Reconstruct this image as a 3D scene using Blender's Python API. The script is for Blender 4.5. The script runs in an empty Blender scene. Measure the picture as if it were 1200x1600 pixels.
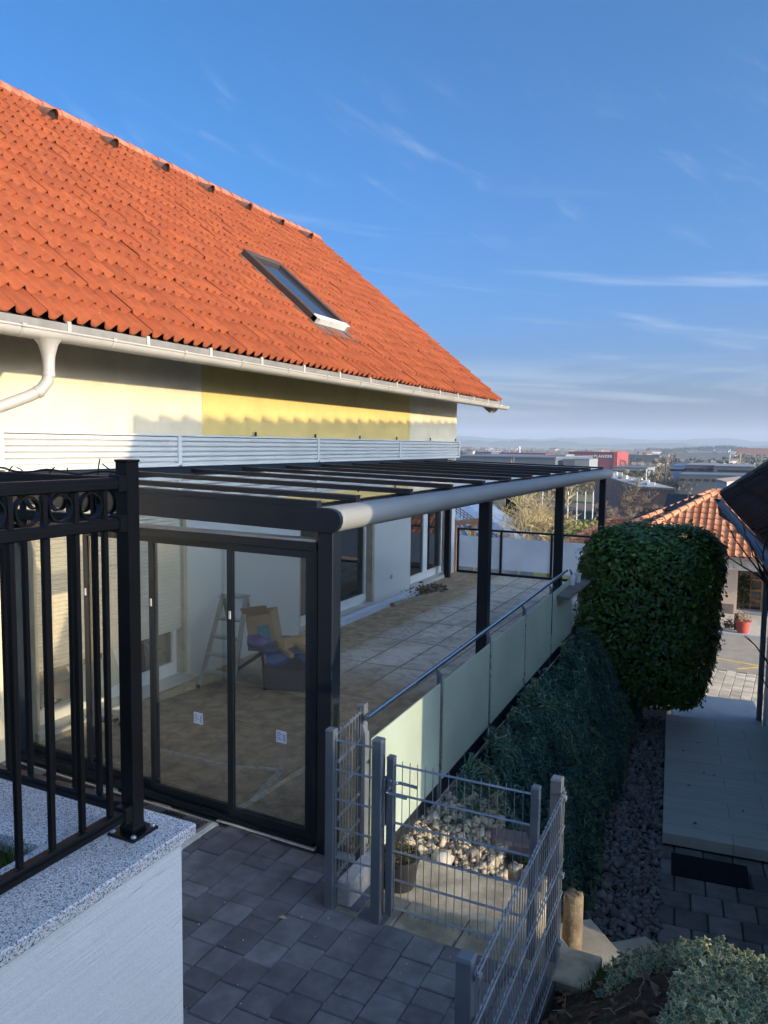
import bpy, math, random
import numpy as np
from mathutils import Vector, Matrix

rnd = random.Random(7)
RS = np.random.RandomState(11)
S = bpy.context.scene
COL = S.collection
R = math.radians

# ------------------------------------------------------------------ camera
EYE = (0.0, 0.0, 2.85)
FPX = 1200.0
RM = np.array([[0.89936647, 0.0503291, -0.434289],
               [0.43700229, -0.07395423, 0.89641495],
               [0.01299825, -0.99599084, -0.08850589]])   # image right, image down, forward
cam_d = bpy.data.cameras.new("camera")
cam = bpy.data.objects.new("camera", cam_d)
COL.objects.link(cam)
m4 = Matrix.Identity(4)
for i in range(3):
    m4[i][0] = RM[i, 0]; m4[i][1] = -RM[i, 1]; m4[i][2] = -RM[i, 2]; m4[i][3] = EYE[i]
cam.matrix_world = m4
cam_d.sensor_fit = 'HORIZONTAL'; cam_d.sensor_width = 36.0; cam_d.lens = 36.0
cam_d.clip_start = 0.05; cam_d.clip_end = 60000.0
S.camera = cam

def at(u, v, x=None, y=None, z=None):
    """real-world point seen at photo pixel (u, v) on the plane x=, y= or z="""
    r = RM @ np.array([u - 600.0, v - 800.0, FPX])
    if x is not None: t = (x - EYE[0]) / r[0]
    elif y is not None: t = (y - EYE[1]) / r[1]
    else: t = (z - EYE[2]) / r[2]
    return np.array(EYE) + t * r

# ------------------------------------------------------------------ light
SUN_EL, SUN_AZ = R(14.2), R(-8.2)          # azimuth measured from +X towards +Y
sd = Vector((math.cos(SUN_EL) * math.cos(SUN_AZ), math.cos(SUN_EL) * math.sin(SUN_AZ), math.sin(SUN_EL)))
ld = bpy.data.lights.new("sun", 'SUN')
ld.energy = 2.0; ld.angle = R(0.5); ld.color = (1.0, 0.80, 0.52)
lo = bpy.data.objects.new("sun", ld); COL.objects.link(lo)
lo.rotation_euler = (-sd).to_track_quat('-Z', 'Y').to_euler()
lo.location = (30, -5, 30)

W = bpy.data.worlds.new("World"); S.world = W; W.use_nodes = True
wt = W.node_tree; wn = wt.nodes; wl = wt.links
wn.clear()
wo = wn.new('ShaderNodeOutputWorld'); bg = wn.new('ShaderNodeBackground')
sky = wn.new('ShaderNodeTexSky'); sky.sky_type = 'NISHITA'; sky.sun_disc = False
sky.sun_elevation = SUN_EL
sky.sun_rotation = math.atan2(sd.x, sd.y)
sky.altitude = 450; sky.air_density = 0.45; sky.dust_density = 9.0; sky.ozone_density = 5.0
bg.inputs['Strength'].default_value = 0.15
# thin cirrus drawn out along a band of the sky, by direction
tc = wn.new('ShaderNodeTexCoord')
sep = wn.new('ShaderNodeSeparateXYZ'); wl.new(tc.outputs['Generated'], sep.inputs[0])
def wmath(op, a, b=None, c=None):
    n = wn.new('ShaderNodeMath'); n.operation = op
    for i, q in enumerate((a, b, c)):
        if q is None: continue
        if isinstance(q, (int, float)): n.inputs[i].default_value = q
        else: wl.new(q, n.inputs[i])
    return n.outputs[0]
az = wmath('ARCTAN2', sep.outputs['X'], sep.outputs['Y'])
el = wmath('ARCSINE', sep.outputs['Z'])
def cirrus(sa, se, tilt, det, lo_, hi_, seed):
    cmb = wn.new('ShaderNodeCombineXYZ')
    wl.new(wmath('MULTIPLY', az, sa), cmb.inputs[0])
    wl.new(wmath('MULTIPLY', wmath('ADD', el, wmath('MULTIPLY', az, tilt)), se), cmb.inputs[1])
    cmb.inputs[2].default_value = seed
    nz = wn.new('ShaderNodeTexNoise'); nz.inputs['Scale'].default_value = 1.0
    nz.inputs['Detail'].default_value = det; nz.inputs['Roughness'].default_value = 0.6
    nz.inputs['Distortion'].default_value = 0.6
    wl.new(cmb.outputs[0], nz.inputs['Vector'])
    mr = wn.new('ShaderNodeMapRange'); mr.interpolation_type = 'SMOOTHSTEP'
    mr.inputs[1].default_value = lo_; mr.inputs[2].default_value = hi_
    wl.new(nz.outputs[0], mr.inputs[0])
    return mr.outputs[0]
def band(a, b, c, d):
    m1 = wn.new('ShaderNodeMapRange'); m1.interpolation_type = 'SMOOTHSTEP'
    m1.inputs[1].default_value = a; m1.inputs[2].default_value = b; wl.new(el, m1.inputs[0])
    m2 = wn.new('ShaderNodeMapRange'); m2.interpolation_type = 'SMOOTHSTEP'
    m2.inputs[1].default_value = c; m2.inputs[2].default_value = d
    m2.inputs[3].default_value = 1; m2.inputs[4].default_value = 0; wl.new(el, m2.inputs[0])
    return wmath('MULTIPLY', m1.outputs[0], m2.outputs[0])
c1 = wmath('MULTIPLY', wmath('MULTIPLY', cirrus(2.6, 34, 0.10, 6, 0.54, 0.78, 3.1), band(.07, .10, .22, .33)), 0.17)
c2 = wmath('MULTIPLY', wmath('MULTIPLY', cirrus(2.2, 30, 0.02, 5, 0.46, 0.64, 8.4), band(.02, .05, .08, .12)), 0.17)
c3 = wmath('MULTIPLY', wmath('MULTIPLY', cirrus(9, 30, 0.55, 7, 0.52, 0.85, 5.7), band(.20, .27, .36, .46)), 0.12)
cl = wmath('MINIMUM', wmath('ADD', wmath('ADD', c1, c2), c3), 0.8)
mixc = wn.new('ShaderNodeMix'); mixc.data_type = 'RGBA'
wl.new(cl, mixc.inputs[0])
hs = wn.new('ShaderNodeHueSaturation'); hs.inputs['Saturation'].default_value = 1.15; hs.inputs['Hue'].default_value = .490
wl.new(sky.outputs[0], hs.inputs['Color'])
wl.new(hs.outputs[0], mixc.inputs[6]); mixc.inputs[7].default_value = (3.1, 3.2, 3.15, 1)
wl.new(mixc.outputs[2], bg.inputs['Color']); wl.new(bg.outputs[0], wo.inputs['Surface'])

S.view_settings.view_transform = 'Standard'; S.view_settings.look = 'None'
S.view_settings.exposure = 1.55; S.view_settings.gamma = 1.0
S.view_settings.use_curve_mapping = False
S.render.engine = 'CYCLES'
S.cycles.max_bounces = 7; S.cycles.transparent_max_bounces = 24
S.cycles.use_denoising = True

# ------------------------------------------------------------------ helpers
BASE = {}
def link(o, parent=None):
    COL.objects.link(o)
    if parent is not None: o.parent = parent
    return o
def tag(o, label=None, cat=None, group=None, kind=None):
    if label: o['label'] = label
    if cat: o['category'] = cat
    if group: o['group'] = group
    if kind: o['kind'] = kind
    return o
def thing(name, label, cat, base=(0, 0, 0), group=None):
    o = bpy.data.objects.new(name, None); o.empty_display_size = .2
    link(o); o.location = base; BASE[o] = np.array(base, float)
    return tag(o, label, cat, group)
def dup(root, offset, label=None):
    r = root.copy(); COL.objects.link(r)
    r.location = Vector(root.location) + Vector(offset)
    if label: r['label'] = label
    for ch in list(root.children):
        c = ch.copy(); COL.objects.link(c); c.parent = r
        for g in list(ch.children):
            d = g.copy(); COL.objects.link(d); d.parent = c
    return r
def base_of(p):
    while p is not None:
        if p in BASE: return BASE[p]
        p = p.parent
    return np.zeros(3)
def link_mesh(name, me, mat, parent=None, smooth=False):
    o = bpy.data.objects.new(name, me); link(o, parent)
    if mat is not None:
        for m in (mat if isinstance(mat, (list, tuple)) else [mat]): me.materials.append(m)
    if smooth: me.shade_smooth()
    return o
def fast_mesh(name, V, F, mat, parent=None, smooth=False, tone=None, fattr=None):
    """V (n,3) world coords, F (m,k) indices"""
    V = np.asarray(V, float) - base_of(parent); F = np.asarray(F, np.int32)
    me = bpy.data.meshes.new(name)
    me.vertices.add(len(V)); me.vertices.foreach_set('co', V.astype(np.float32).ravel())
    k = F.shape[1]
    me.loops.add(F.size); me.loops.foreach_set('vertex_index', F.ravel())
    me.polygons.add(len(F)); me.polygons.foreach_set('loop_start', np.arange(0, F.size, k, dtype=np.int32))
    me.update(calc_edges=True)
    if tone is not None:
        a = me.attributes.new('tone', 'FLOAT', 'FACE'); a.data.foreach_set('value', np.asarray(tone, np.float32))
    if fattr is not None:
        a = me.attributes.new('rim', 'FLOAT', 'POINT'); a.data.foreach_set('value', np.asarray(fattr, np.float32))
    return link_mesh(name, me, mat, parent, smooth)

class MB:
    def __init__(s): s.v = []; s.f = []; s.m = []; s.mi = 0
    def add(s, vs, fs):
        o = len(s.v); s.v += [tuple(map(float, q)) for q in vs]
        for f in fs: s.f.append(tuple(i + o for i in f)); s.m.append(s.mi)
        return s
    def hexa(s, c, bev=0.0):
        """8 corners: bottom ring 0-3, top ring 4-7"""
        return s.add(c, [(3, 2, 1, 0), (4, 5, 6, 7), (0, 1, 5, 4), (1, 2, 6, 5), (2, 3, 7, 6), (3, 0, 4, 7)])
    def box(s, x0, x1, y0, y1, z0, z1, bev=0.0):
        if x1 < x0: x0, x1 = x1, x0
        if y1 < y0: y0, y1 = y1, y0
        if z1 < z0: z0, z1 = z1, z0
        if bev <= 0:
            return s.hexa([(x0, y0, z0), (x1, y0, z0), (x1, y1, z0), (x0, y1, z0), (x0, y0, z1), (x1, y0, z1), (x1, y1, z1), (x0, y1, z1)])
        return s.bbox(np.array([(x0 + x1) / 2, (y0 + y1) / 2, (z0 + z1) / 2]), np.eye(3), ((x1 - x0) / 2, (y1 - y0) / 2, (z1 - z0) / 2), bev)
    def bbox(s, c, ax, h, b):
        """bevelled box, chamfer b; ax rows = axes"""
        b = min(b, min(h) * .9)
        vs = []; idx = {}
        for sx in (-1, 1):
            for sy in (-1, 1):
                for sz in (-1, 1):
                    sg = (sx, sy, sz)
                    for k in range(3):
                        p = [sg[i] * (h[i] - (0 if i == k else b)) for i in range(3)]
                        idx[(sg, k)] = len(vs)
                        vs.append(np.asarray(c) + p[0] * ax[0] + p[1] * ax[1] + p[2] * ax[2])
        fs = []
        for k in range(3):
            i, j = (k + 1) % 3, (k + 2) % 3
            for sk in (-1, 1):
                q = []
                for (a, d) in ((-1, -1), (1, -1), (1, 1), (-1, 1)):
                    g = [0, 0, 0]; g[k] = sk; g[i] = a; g[j] = d; q.append(idx[(tuple(g), k)])
                fs.append(q if sk > 0 else q[::-1])
        for k in range(3):      # edges along axis k
            i, j = (k + 1) % 3, (k + 2) % 3
            for a in (-1, 1):
                for d in (-1, 1):
                    g0 = [0, 0, 0]; g1 = [0, 0, 0]
                    g0[k] = -1; g1[k] = 1; g0[i] = g1[i] = a; g0[j] = g1[j] = d
                    g0 = tuple(g0); g1 = tuple(g1)
                    q = [idx[(g0, i)], idx[(g0, j)], idx[(g1, j)], idx[(g1, i)]]
                    fs.append(q if a * d < 0 else q[::-1])
        for sg in [(a, b_, c_) for a in (-1, 1) for b_ in (-1, 1) for c_ in (-1, 1)]:
            q = [idx[(sg, 0)], idx[(sg, 1)], idx[(sg, 2)]]
            fs.append(q if sg[0] * sg[1] * sg[2] > 0 else q[::-1])
        return s.add(vs, fs)
    def obox(s, c, ax, h, bev=0.0):
        ax = np.asarray(ax, float); c = np.asarray(c, float)
        if bev > 0: return s.bbox(c, ax, h, bev)
        q = [c + a * h[0] * ax[0] + b * h[1] * ax[1] + d * h[2] * ax[2] for d in (-1, 1) for a, b in ((-1, -1), (1, -1), (1, 1), (-1, 1))]
        return s.hexa(q)
    def beam(s, p0, p1, w, h, up=(0, 0, 1), bev=0.0):
        p0 = np.asarray(p0, float); p1 = np.asarray(p1, float); d = p1 - p0; L = np.linalg.norm(d); d /= L
        u = np.asarray(up, float); sx = np.cross(d, u)
        if np.linalg.norm(sx) < 1e-5: sx = np.cross(d, (1, 0, 0))
        sx /= np.linalg.norm(sx); uz = np.cross(sx, d)
        return s.obox((p0 + p1) / 2, [d, sx, uz], (L / 2, w / 2, h / 2), bev)
    def tube(s, pts, r, n=8, cap=True):
        pts = [np.asarray(p, float) for p in pts]
        rs = r if isinstance(r, (list, tuple)) else [r] * len(pts)
        vs = []; fs = []
        prev = None
        for i, p in enumerate(pts):
            if i == 0: d = pts[1] - p
            elif i == len(pts) - 1: d = p - pts[-2]
            else: d = pts[i + 1] - pts[i - 1]
            d = d / (np.linalg.norm(d) + 1e-9)
            if prev is None:
                a = np.cross(d, (0, 0, 1.0))
                if np.linalg.norm(a) < .05: a = np.cross(d, (1.0, 0, 0))
            else:
                a = prev - d * (prev @ d)
            a /= np.linalg.norm(a); prev = a; b = np.cross(d, a)
            for k in range(n):
                t = 2 * math.pi * k / n
                vs.append(p + rs[i] * (a * math.cos(t) + b * math.sin(t)))
        for i in range(len(pts) - 1):
            for k in range(n):
                fs.append((i * n + k, i * n + (k + 1) % n, (i + 1) * n + (k + 1) % n, (i + 1) * n + k))
        if cap:
            fs.append(tuple(range(n))[::-1]); fs.append(tuple((len(pts) - 1) * n + k for k in range(n)))
        return s.add(vs, fs)
    def lathe(s, c, prof, n=20, up=(0, 0, 1)):
        """prof list of (r,z) ; along z from point c"""
        vs = []; fs = []
        for (r_, z_) in prof:
            for k in range(n):
                t = 2 * math.pi * k / n
                vs.append((c[0] + r_ * math.cos(t), c[1] + r_ * math.sin(t), c[2] + z_))
        for i in range(len(prof) - 1):
            for k in range(n):
                fs.append((i * n + k, i * n + (k + 1) % n, (i + 1) * n + (k + 1) % n, (i + 1) * n + k))
        fs.append(tuple(range(n))[::-1]); fs.append(tuple((len(prof) - 1) * n + k for k in range(n)))
        return s.add(vs, fs)
    def ring(s, c, ax1, ax2, ro, ri, th, n=28):
        c = np.asarray(c, float); a = np.asarray(ax1, float); b = np.asarray(ax2, float); d = np.cross(a, b)
        vs = []; fs = []
        for k in range(n):
            t = 2 * math.pi * k / n; e = a * math.cos(t) + b * math.sin(t)
            vs += [c + e * ro - d * th, c + e * ro + d * th, c + e * ri + d * th, c + e * ri - d * th]
        for k in range(n):
            q = 4 * k; w = 4 * ((k + 1) % n)
            for j in range(4): fs.append((q + j, q + (j + 1) % 4, w + (j + 1) % 4, w + j))
        return s.add(vs, fs)
    def prism(s, prof, axis_pts):
        """sweep closed profile (list of (x,z) offsets) along Y between two Y values: axis_pts=(y0,y1)"""
        n = len(prof); y0, y1 = axis_pts
        vs = [(x, y0, z) for x, z in prof] + [(x, y1, z) for x, z in prof]
        fs = [(i, (i + 1) % n, n + (i + 1) % n, n + i) for i in range(n)]
        fs.append(tuple(range(n))[::-1]); fs.append(tuple(range(n, 2 * n)))
        return s.add(vs, fs)
    def build(s, name, mat, parent=None, smooth=False, angle=None):
        b = base_of(parent)
        me = bpy.data.meshes.new(name)
        me.from_pydata([(x - b[0], y - b[1], z - b[2]) for x, y, z in s.v], [], s.f)
        o = link_mesh(name, me, mat, parent)
        if any(s.m): me.polygons.foreach_set('material_index', s.m)
        if smooth:
            me.shade_smooth()
            try: me.set_sharp_from_angle(angle=R(angle or 40))
            except Exception: pass
        return o

# ------------------------------------------------------------------ materials
def newmat(name):
    m = bpy.data.materials.new(name); m.use_nodes = True
    nt = m.node_tree; nt.nodes.clear()
    out = nt.nodes.new('ShaderNodeOutputMaterial')
    return m, nt, out
class NB:
    def __init__(s, nt): s.nt = nt; s.n = nt.nodes; s.l = nt.links
    def node(s, t, **kw):
        n = s.n.new(t)
        for k, v in kw.items(): setattr(n, k, v)
        return n
    def setin(s, n, i, q):
        if q is None: return
        if isinstance(q, (int, float)): n.inputs[i].default_value = q
        elif isinstance(q, (tuple, list)):
            n.inputs[i].default_value = tuple(q) + ((1,) if len(q) == 3 and len(n.inputs[i].default_value) == 4 else ())
        else: s.l.new(q, n.inputs[i])
    def math(s, op, a, b=None, c=None):
        n = s.node('ShaderNodeMath', operation=op)
        for i, q in enumerate((a, b, c)): s.setin(n, i, q)
        return n.outputs[0]
    def noise(s, scale, detail=4, rough=.55, vec=None, dist=0.0):
        n = s.node('ShaderNodeTexNoise'); n.inputs['Scale'].default_value = scale
        n.inputs['Detail'].default_value = detail; n.inputs['Roughness'].default_value = rough
        n.inputs['Distortion'].default_value = dist
        if vec is not None: s.l.new(vec, n.inputs['Vector'])
        return n.outputs[0]
    def rng(s, x, a, b, c=0.0, d=1.0, smooth=True):
        n = s.node('ShaderNodeMapRange')
        if smooth: n.interpolation_type = 'SMOOTHSTEP'
        for i, q in enumerate((x, a, b, c, d)): s.setin(n, i, q)
        return n.outputs[0]
    def mix(s, f, a, b, mode='MIX'):
        n = s.node('ShaderNodeMix', data_type='RGBA', blend_type=mode)
        s.setin(n, 0, f); s.setin(n, 6, a); s.setin(n, 7, b)
        return n.outputs[2]
    def obj(s): return s.node('ShaderNodeTexCoord').outputs['Object']
    def pos(s): return s.node('ShaderNodeNewGeometry').outputs['Position']
    def mapping(s, vec, scale=(1, 1, 1), rot=(0, 0, 0), loc=(0, 0, 0)):
        n = s.node('ShaderNodeMapping'); s.l.new(vec, n.inputs[0])
        n.inputs['Location'].default_value = loc; n.inputs['Rotation'].default_value = rot; n.inputs['Scale'].default_value = scale
        return n.outputs[0]
    def attr(s, name):
        n = s.node('ShaderNodeAttribute'); n.attribute_name = name; return n.outputs['Fac']
    def bump(s, h, st=.3, dist=.01):
        n = s.node('ShaderNodeBump'); n.inputs['Strength'].default_value = st; n.inputs['Distance'].default_value = dist
        s.l.new(h, n.inputs['Height']); return n.outputs[0]
    def bsdf(s, out, col, rough=.6, metal=0.0, normal=None, spec=.5, trans=None):
        b = s.node('ShaderNodeBsdfPrincipled')
        s.setin(b, 'Base Color', col); s.setin(b, 'Roughness', rough); s.setin(b, 'Metallic', metal)
        s.setin(b, 'Specular IOR Level', spec)
        if normal is not None: s.l.new(normal, b.inputs['Normal'])
        s.l.new(b.outputs[0], out.inputs['Surface'])
        return b
def c3(c, k): return tuple(min(1, q * k) for q in c)
def surf(name, col, rough=.6, var=.15, scale=6.0, bump=.15, bscale=60.0, metal=0.0, spec=.5, dirt=0.0, bdist=.006, tone=False):
    m, nt, out = newmat(name); b = NB(nt); v = b.pos()
    n1 = b.noise(scale, 5, .6, v)
    c = b.mix(b.rng(n1, .3, .7), c3(col, 1 - var), c3(col, 1 + var))
    if dirt > 0:
        n2 = b.noise(scale * .35, 6, .65, v, .4)
        c = b.mix(b.math('MULTIPLY', b.rng(n2, .5, .75), dirt), c, c3(col, .45))
    if tone:
        c = b.mix(1.0, c, b.rng(b.attr('tone'), 0, 1, .72, 1.25, False), 'MULTIPLY')
    nrm = None
    if bump > 0: nrm = b.bump(b.noise(bscale, 4, .6, v), bump, bdist)
    rr = b.rng(n1, .2, .8, rough * .9, min(1, rough * 1.12))
    b.bsdf(out, c, rr, metal, nrm, spec)
    return m
def leafmat(name, ca, cb, cc=None, rough=.45, transl=.25, spec=.5):
    m, nt, out = newmat(name); b = NB(nt)
    t = b.attr('tone'); c = b.mix(t, ca, cb)
    if cc is not None: c = b.mix(b.rng(t, .86, 1.0), c, cc)
    p = b.node('ShaderNodeBsdfPrincipled'); b.setin(p, 'Base Color', c); b.setin(p, 'Roughness', rough); b.setin(p, 'Specular IOR Level', spec)
    tr = b.node('ShaderNodeBsdfTranslucent'); b.setin(tr, 'Color', b.mix(.5, c, (.12, .16, .02)))
    mx = b.node('ShaderNodeMixShader'); mx.inputs[0].default_value = transl
    b.l.new(p.outputs[0], mx.inputs[1]); b.l.new(tr.outputs[0], mx.inputs[2]); b.l.new(mx.outputs[0], out.inputs['Surface'])
    return m
def glassmat(name, tint=(.86, .9, .88), ior=1.5, rough=0.0, extra=0.0, dust=0.0, gain=1.5):
    m, nt, out = newmat(name); b = NB(nt)
    tr = b.node('ShaderNodeBsdfTransparent'); b.setin(tr, 'Color', tint)
    gl = b.node('ShaderNodeBsdfGlossy'); gl.inputs['Roughness'].default_value = rough; b.setin(gl, 'Color', (.95, .97, 1))
    lw = b.node('ShaderNodeLayerWeight'); lw.inputs[0].default_value = .5
    f = b.math('MINIMUM', b.math('ADD', b.math('MULTIPLY', b.math('POWER', lw.outputs['Facing'], 4.6), .95 * gain), .042 * gain + extra), 1.0)
    mx = b.node('ShaderNodeMixShader'); b.l.new(f, mx.inputs[0])
    last = tr.outputs[0]
    if dust > 0:
        df = b.node('ShaderNodeBsdfDiffuse'); b.setin(df, 'Color', (.6, .6, .58))
        m2 = b.node('ShaderNodeMixShader')
        b.l.new(b.math('MULTIPLY', b.rng(b.noise(3, 6, .7, b.pos(), 1.0), .35, .8), dust), m2.inputs[0])
        b.l.new(last, m2.inputs[1]); b.l.new(df.outputs[0], m2.inputs[2]); last = m2.outputs[0]
    b.l.new(last, mx.inputs[1]); b.l.new(gl.outputs[0], mx.inputs[2]); b.l.new(mx.outputs[0], out.inputs['Surface'])
    return m
def frostmat(name, col, transl=.5):
    m, nt, out = newmat(name); b = NB(nt)
    c = b.mix(b.rng(b.noise(1.5, 4, .6, b.pos()), .3, .7), c3(col, .94), c3(col, 1.05))
    p = b.node('ShaderNodeBsdfPrincipled'); b.setin(p, 'Base Color', c); b.setin(p, 'Roughness', .35)
    t = b.node('ShaderNodeBsdfTranslucent'); b.setin(t, 'Color', c)
    mx = b.node('ShaderNodeMixShader'); mx.inputs[0].default_value = transl
    b.l.new(p.outputs[0], mx.inputs[1]); b.l.new(t.outputs[0], mx.inputs[2]); b.l.new(mx.outputs[0], out.inputs['Surface'])
    return m

# ------------------------------------------------------------------ leaf and stone scatter
def leaves(C, N, size, aspect=.5, jitter=.7, fold=.25, rs=RS):
    """C centres (n,3), N outward normals (n,3) -> folded two-triangle leaves"""
    n = len(C)
    N = N + rs.normal(0, jitter, (n, 3)); N /= np.linalg.norm(N, axis=1)[:, None]
    a = np.cross(N, rs.normal(0, 1, (n, 3))); a /= np.linalg.norm(a, axis=1)[:, None]
    b = np.cross(N, a)
    s = (size * rs.uniform(.6, 1.3, n))[:, None]
    v0 = C - a * s * .5; v2 = C + a * s * .5
    v1 = C + b * s * aspect * .5 + N * s * fold * .5 ; v3 = C - b * s * aspect * .5 + N * s * fold * .5
    V = np.stack([v0, v1, v2, v3], 1).reshape(-1, 3)
    i = np.arange(n)[:, None] * 4
    F = np.concatenate([i + np.array([[0, 1, 2]]), i + np.array([[0, 2, 3]])], 1).reshape(-1, 3)
    return V, F
def ico():
    t = (1 + 5 ** .5) / 2
    v = np.array([(-1, t, 0), (1, t, 0), (-1, -t, 0), (1, -t, 0), (0, -1, t), (0, 1, t), (0, -1, -t), (0, 1, -t), (t, 0, -1), (t, 0, 1), (-t, 0, -1), (-t, 0, 1)], float)
    f = np.array([(0, 11, 5), (0, 5, 1), (0, 1, 7), (0, 7, 10), (0, 10, 11), (1, 5, 9), (5, 11, 4), (11, 10, 2), (10, 7, 6), (7, 1, 8), (3, 9, 4), (3, 4, 2), (3, 2, 6), (3, 6, 8), (3, 8, 9), (4, 9, 5), (2, 4, 11), (6, 2, 10), (8, 6, 7), (9, 8, 1)])
    v /= np.linalg.norm(v[0]); return v, f
def ico2():
    v, f = ico(); vl = [tuple(q) for q in v]; cache = {}; nf = []
    def mid(a, b):
        k = (min(a, b), max(a, b))
        if k not in cache:
            p = (np.array(vl[a]) + np.array(vl[b])); p /= np.linalg.norm(p); cache[k] = len(vl); vl.append(tuple(p))
        return cache[k]
    for a, b, c in f:
        x, y, z = mid(a, b), mid(b, c), mid(c, a); nf += [(a, x, z), (b, y, x), (c, z, y), (x, y, z)]
    return np.array(vl), np.array(nf)
def stones(C, size, flat=.6, fine=False, rs=RS):
    v, f = ico2() if fine else ico()
    n = len(C); k = len(v)
    V = np.repeat(v[None], n, 0)
    V = V * (1 + rs.uniform(-.28, .28, (n, k, 1)))
    V = V * rs.uniform(.65, 1.25, (n, 1, 3)) * np.array([1, 1, flat])
    ang = rs.uniform(0, 6.28, n); ca, sa = np.cos(ang), np.sin(ang)
    Rz = np.zeros((n, 3, 3)); Rz[:, 0, 0] = ca; Rz[:, 0, 1] = -sa; Rz[:, 1, 0] = sa; Rz[:, 1, 1] = ca; Rz[:, 2, 2] = 1
    tl = rs.uniform(-.5, .5, n); Rx = np.zeros((n, 3, 3)); Rx[:, 0, 0] = 1; Rx[:, 1, 1] = np.cos(tl); Rx[:, 1, 2] = -np.sin(tl); Rx[:, 2, 1] = np.sin(tl); Rx[:, 2, 2] = np.cos(tl)
    V = np.einsum('nij,nkj->nki', Rz @ Rx, V)
    V = V * np.asarray(size).reshape(-1, 1, 1) + C[:, None, :]
    F = (f[None] + (np.arange(n) * k)[:, None, None]).reshape(-1, 3)
    tone = np.repeat(rs.uniform(0, 1, n), len(f))
    return V.reshape(-1, 3), F, tone
def shards(C, size, rs=RS, flat=.55):
    """angular broken pieces: jittered cuboids as quads"""
    n = len(C); cv = np.array([(-1, -1, -1), (1, -1, -1), (1, 1, -1), (-1, 1, -1), (-1, -1, 1), (1, -1, 1), (1, 1, 1), (-1, 1, 1)], float) * .72
    V = cv[None] + rs.uniform(-.42, .42, (n, 8, 3)); V = V * rs.uniform(.6, 1.3, (n, 1, 3)) * np.array([1, 1, flat])
    q = rs.normal(0, 1, (n, 4)); q[:, 1:3] *= .35; q /= np.linalg.norm(q, axis=1)[:, None]; w, x, y, z = q.T
    M = np.stack([1 - 2 * (y * y + z * z), 2 * (x * y - z * w), 2 * (x * z + y * w), 2 * (x * y + z * w), 1 - 2 * (x * x + z * z), 2 * (y * z - x * w), 2 * (x * z - y * w), 2 * (y * z + x * w), 1 - 2 * (x * x + y * y)], 1).reshape(n, 3, 3)
    V = np.einsum('nij,nkj->nki', M, V) * np.asarray(size).reshape(-1, 1, 1) + C[:, None, :]
    f = np.array([(3, 2, 1, 0), (4, 5, 6, 7), (0, 1, 5, 4), (1, 2, 6, 5), (2, 3, 7, 6), (3, 0, 4, 7)])
    return V.reshape(-1, 3), (f[None] + (np.arange(n) * 8)[:, None, None]).reshape(-1, 4), np.repeat(rs.uniform(0, 1, n), 6)
def vnoise(x, y, seed=0):
    """smooth value noise, arrays"""
    xi = np.floor(x).astype(int); yi = np.floor(y).astype(int); xf = x - xi; yf = y - yi
    def h(a, b): 
        n = np.sin(a * 127.1 + b * 311.7 + seed * 74.7) * 43758.5453
        return n - np.floor(n)
    u = xf * xf * (3 - 2 * xf); w = yf * yf * (3 - 2 * yf)
    return (h(xi, yi) * (1 - u) + h(xi + 1, yi) * u) * (1 - w) + (h(xi, yi + 1) * (1 - u) + h(xi + 1, yi + 1) * u) * w
def fbm(x, y, oct=4, seed=0):
    s = 0; a = .5
    for i in range(oct): s = s + a * vnoise(x * 2 ** i, y * 2 ** i, seed + i); a *= .5
    return s
# ------------------------------------------------------------------ palette
cream = surf('cream_plaster', (.70, .585, .385), .88, .09, 1.6, .5, 90, dirt=.28)
cream_dim = surf('grey_white_plaster', (.60, .61, .58), .85, .04, 1.1, .2, 140)
yellow = surf('yellow_plaster', (.68, .49, .165), .88, .08, 1.5, .4, 110, dirt=.15)
white_pl = surf('white_lacquer', (.74, .74, .71), .4, .03, 2, .02, 20)
slatm = surf('pale_aluminium', (.60, .585, .53), .4, .04, 3, .03, 30)
guttm = surf('gutter_paint', (.43, .395, .33), .42, .06, 2.2, .03, 30, dirt=.25)
anth = surf('anthracite_paint', (.010, .0155, .023), .42, .12, 3, .02, 90, spec=.35)
beamm = surf('beam_paint', (.255, .265, .255), .6, .05, 2, .02, 60, spec=.12)
raft = surf('rafter_paint', (.020, .019, .019), .5, .12, 3, .02, 90)
blackp = surf('black_powdercoat', (.0045, .0045, .005), .42, .2, 5, .06, 500, bdist=.001, spec=.3)
galv = surf('galvanised_steel', (.40, .43, .46), .38, .12, 14, .05, 90, metal=.75)
postgrey = surf('grey_post_paint', (.115, .135, .155), .42, .1, 6, .03, 90)
steel = surf('stainless_tube', (.55, .57, .60), .22, .04, 4, .01, 60, metal=1.0)
rubber = surf('dark_rubber', (.02, .02, .02), .8, .2, 9)
wood = surf('raw_wood', (.36, .24, .11), .75, .2, 5, .2, 40)
wood_dk = surf('brown_wood', (.16, .085, .04), .7, .2, 5, .2, 40)
card = surf('cardboard', (.38, .25, .12), .85, .12, 6, .1, 40)
concr = surf('weathered_concrete', (.36, .33, .26), .92, .2, 2.6, .5, 45, dirt=.4)
concr_lt = surf('pale_concrete', (.50, .48, .43), .9, .1, 2, .3, 60, dirt=.25)
kerbm = surf('granite_kerb', (.42, .41, .39), .8, .14, 30, .3, 120)
soil = surf('garden_soil', (.055, .038, .024), .95, .4, 5, .9, 30, bdist=.02)
mortar = surf('mortar', (.55, .53, .48), .95, .15, 14, .4, 60)
clear_dusty = glassmat('door_glass', (.85, .86, .84), 1.5, 0, .015, .006, 2.0)
roofglass = glassmat('canopy_glass', (.95, .97, .96), 1.5, .02, .0, 0, 1.1)
def darkglass(name, col=(.018, .022, .024)):
    m, nt, out = newmat(name); b = NB(nt)
    p = b.bsdf(out, col, .03, 0, None, .9); return m
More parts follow.
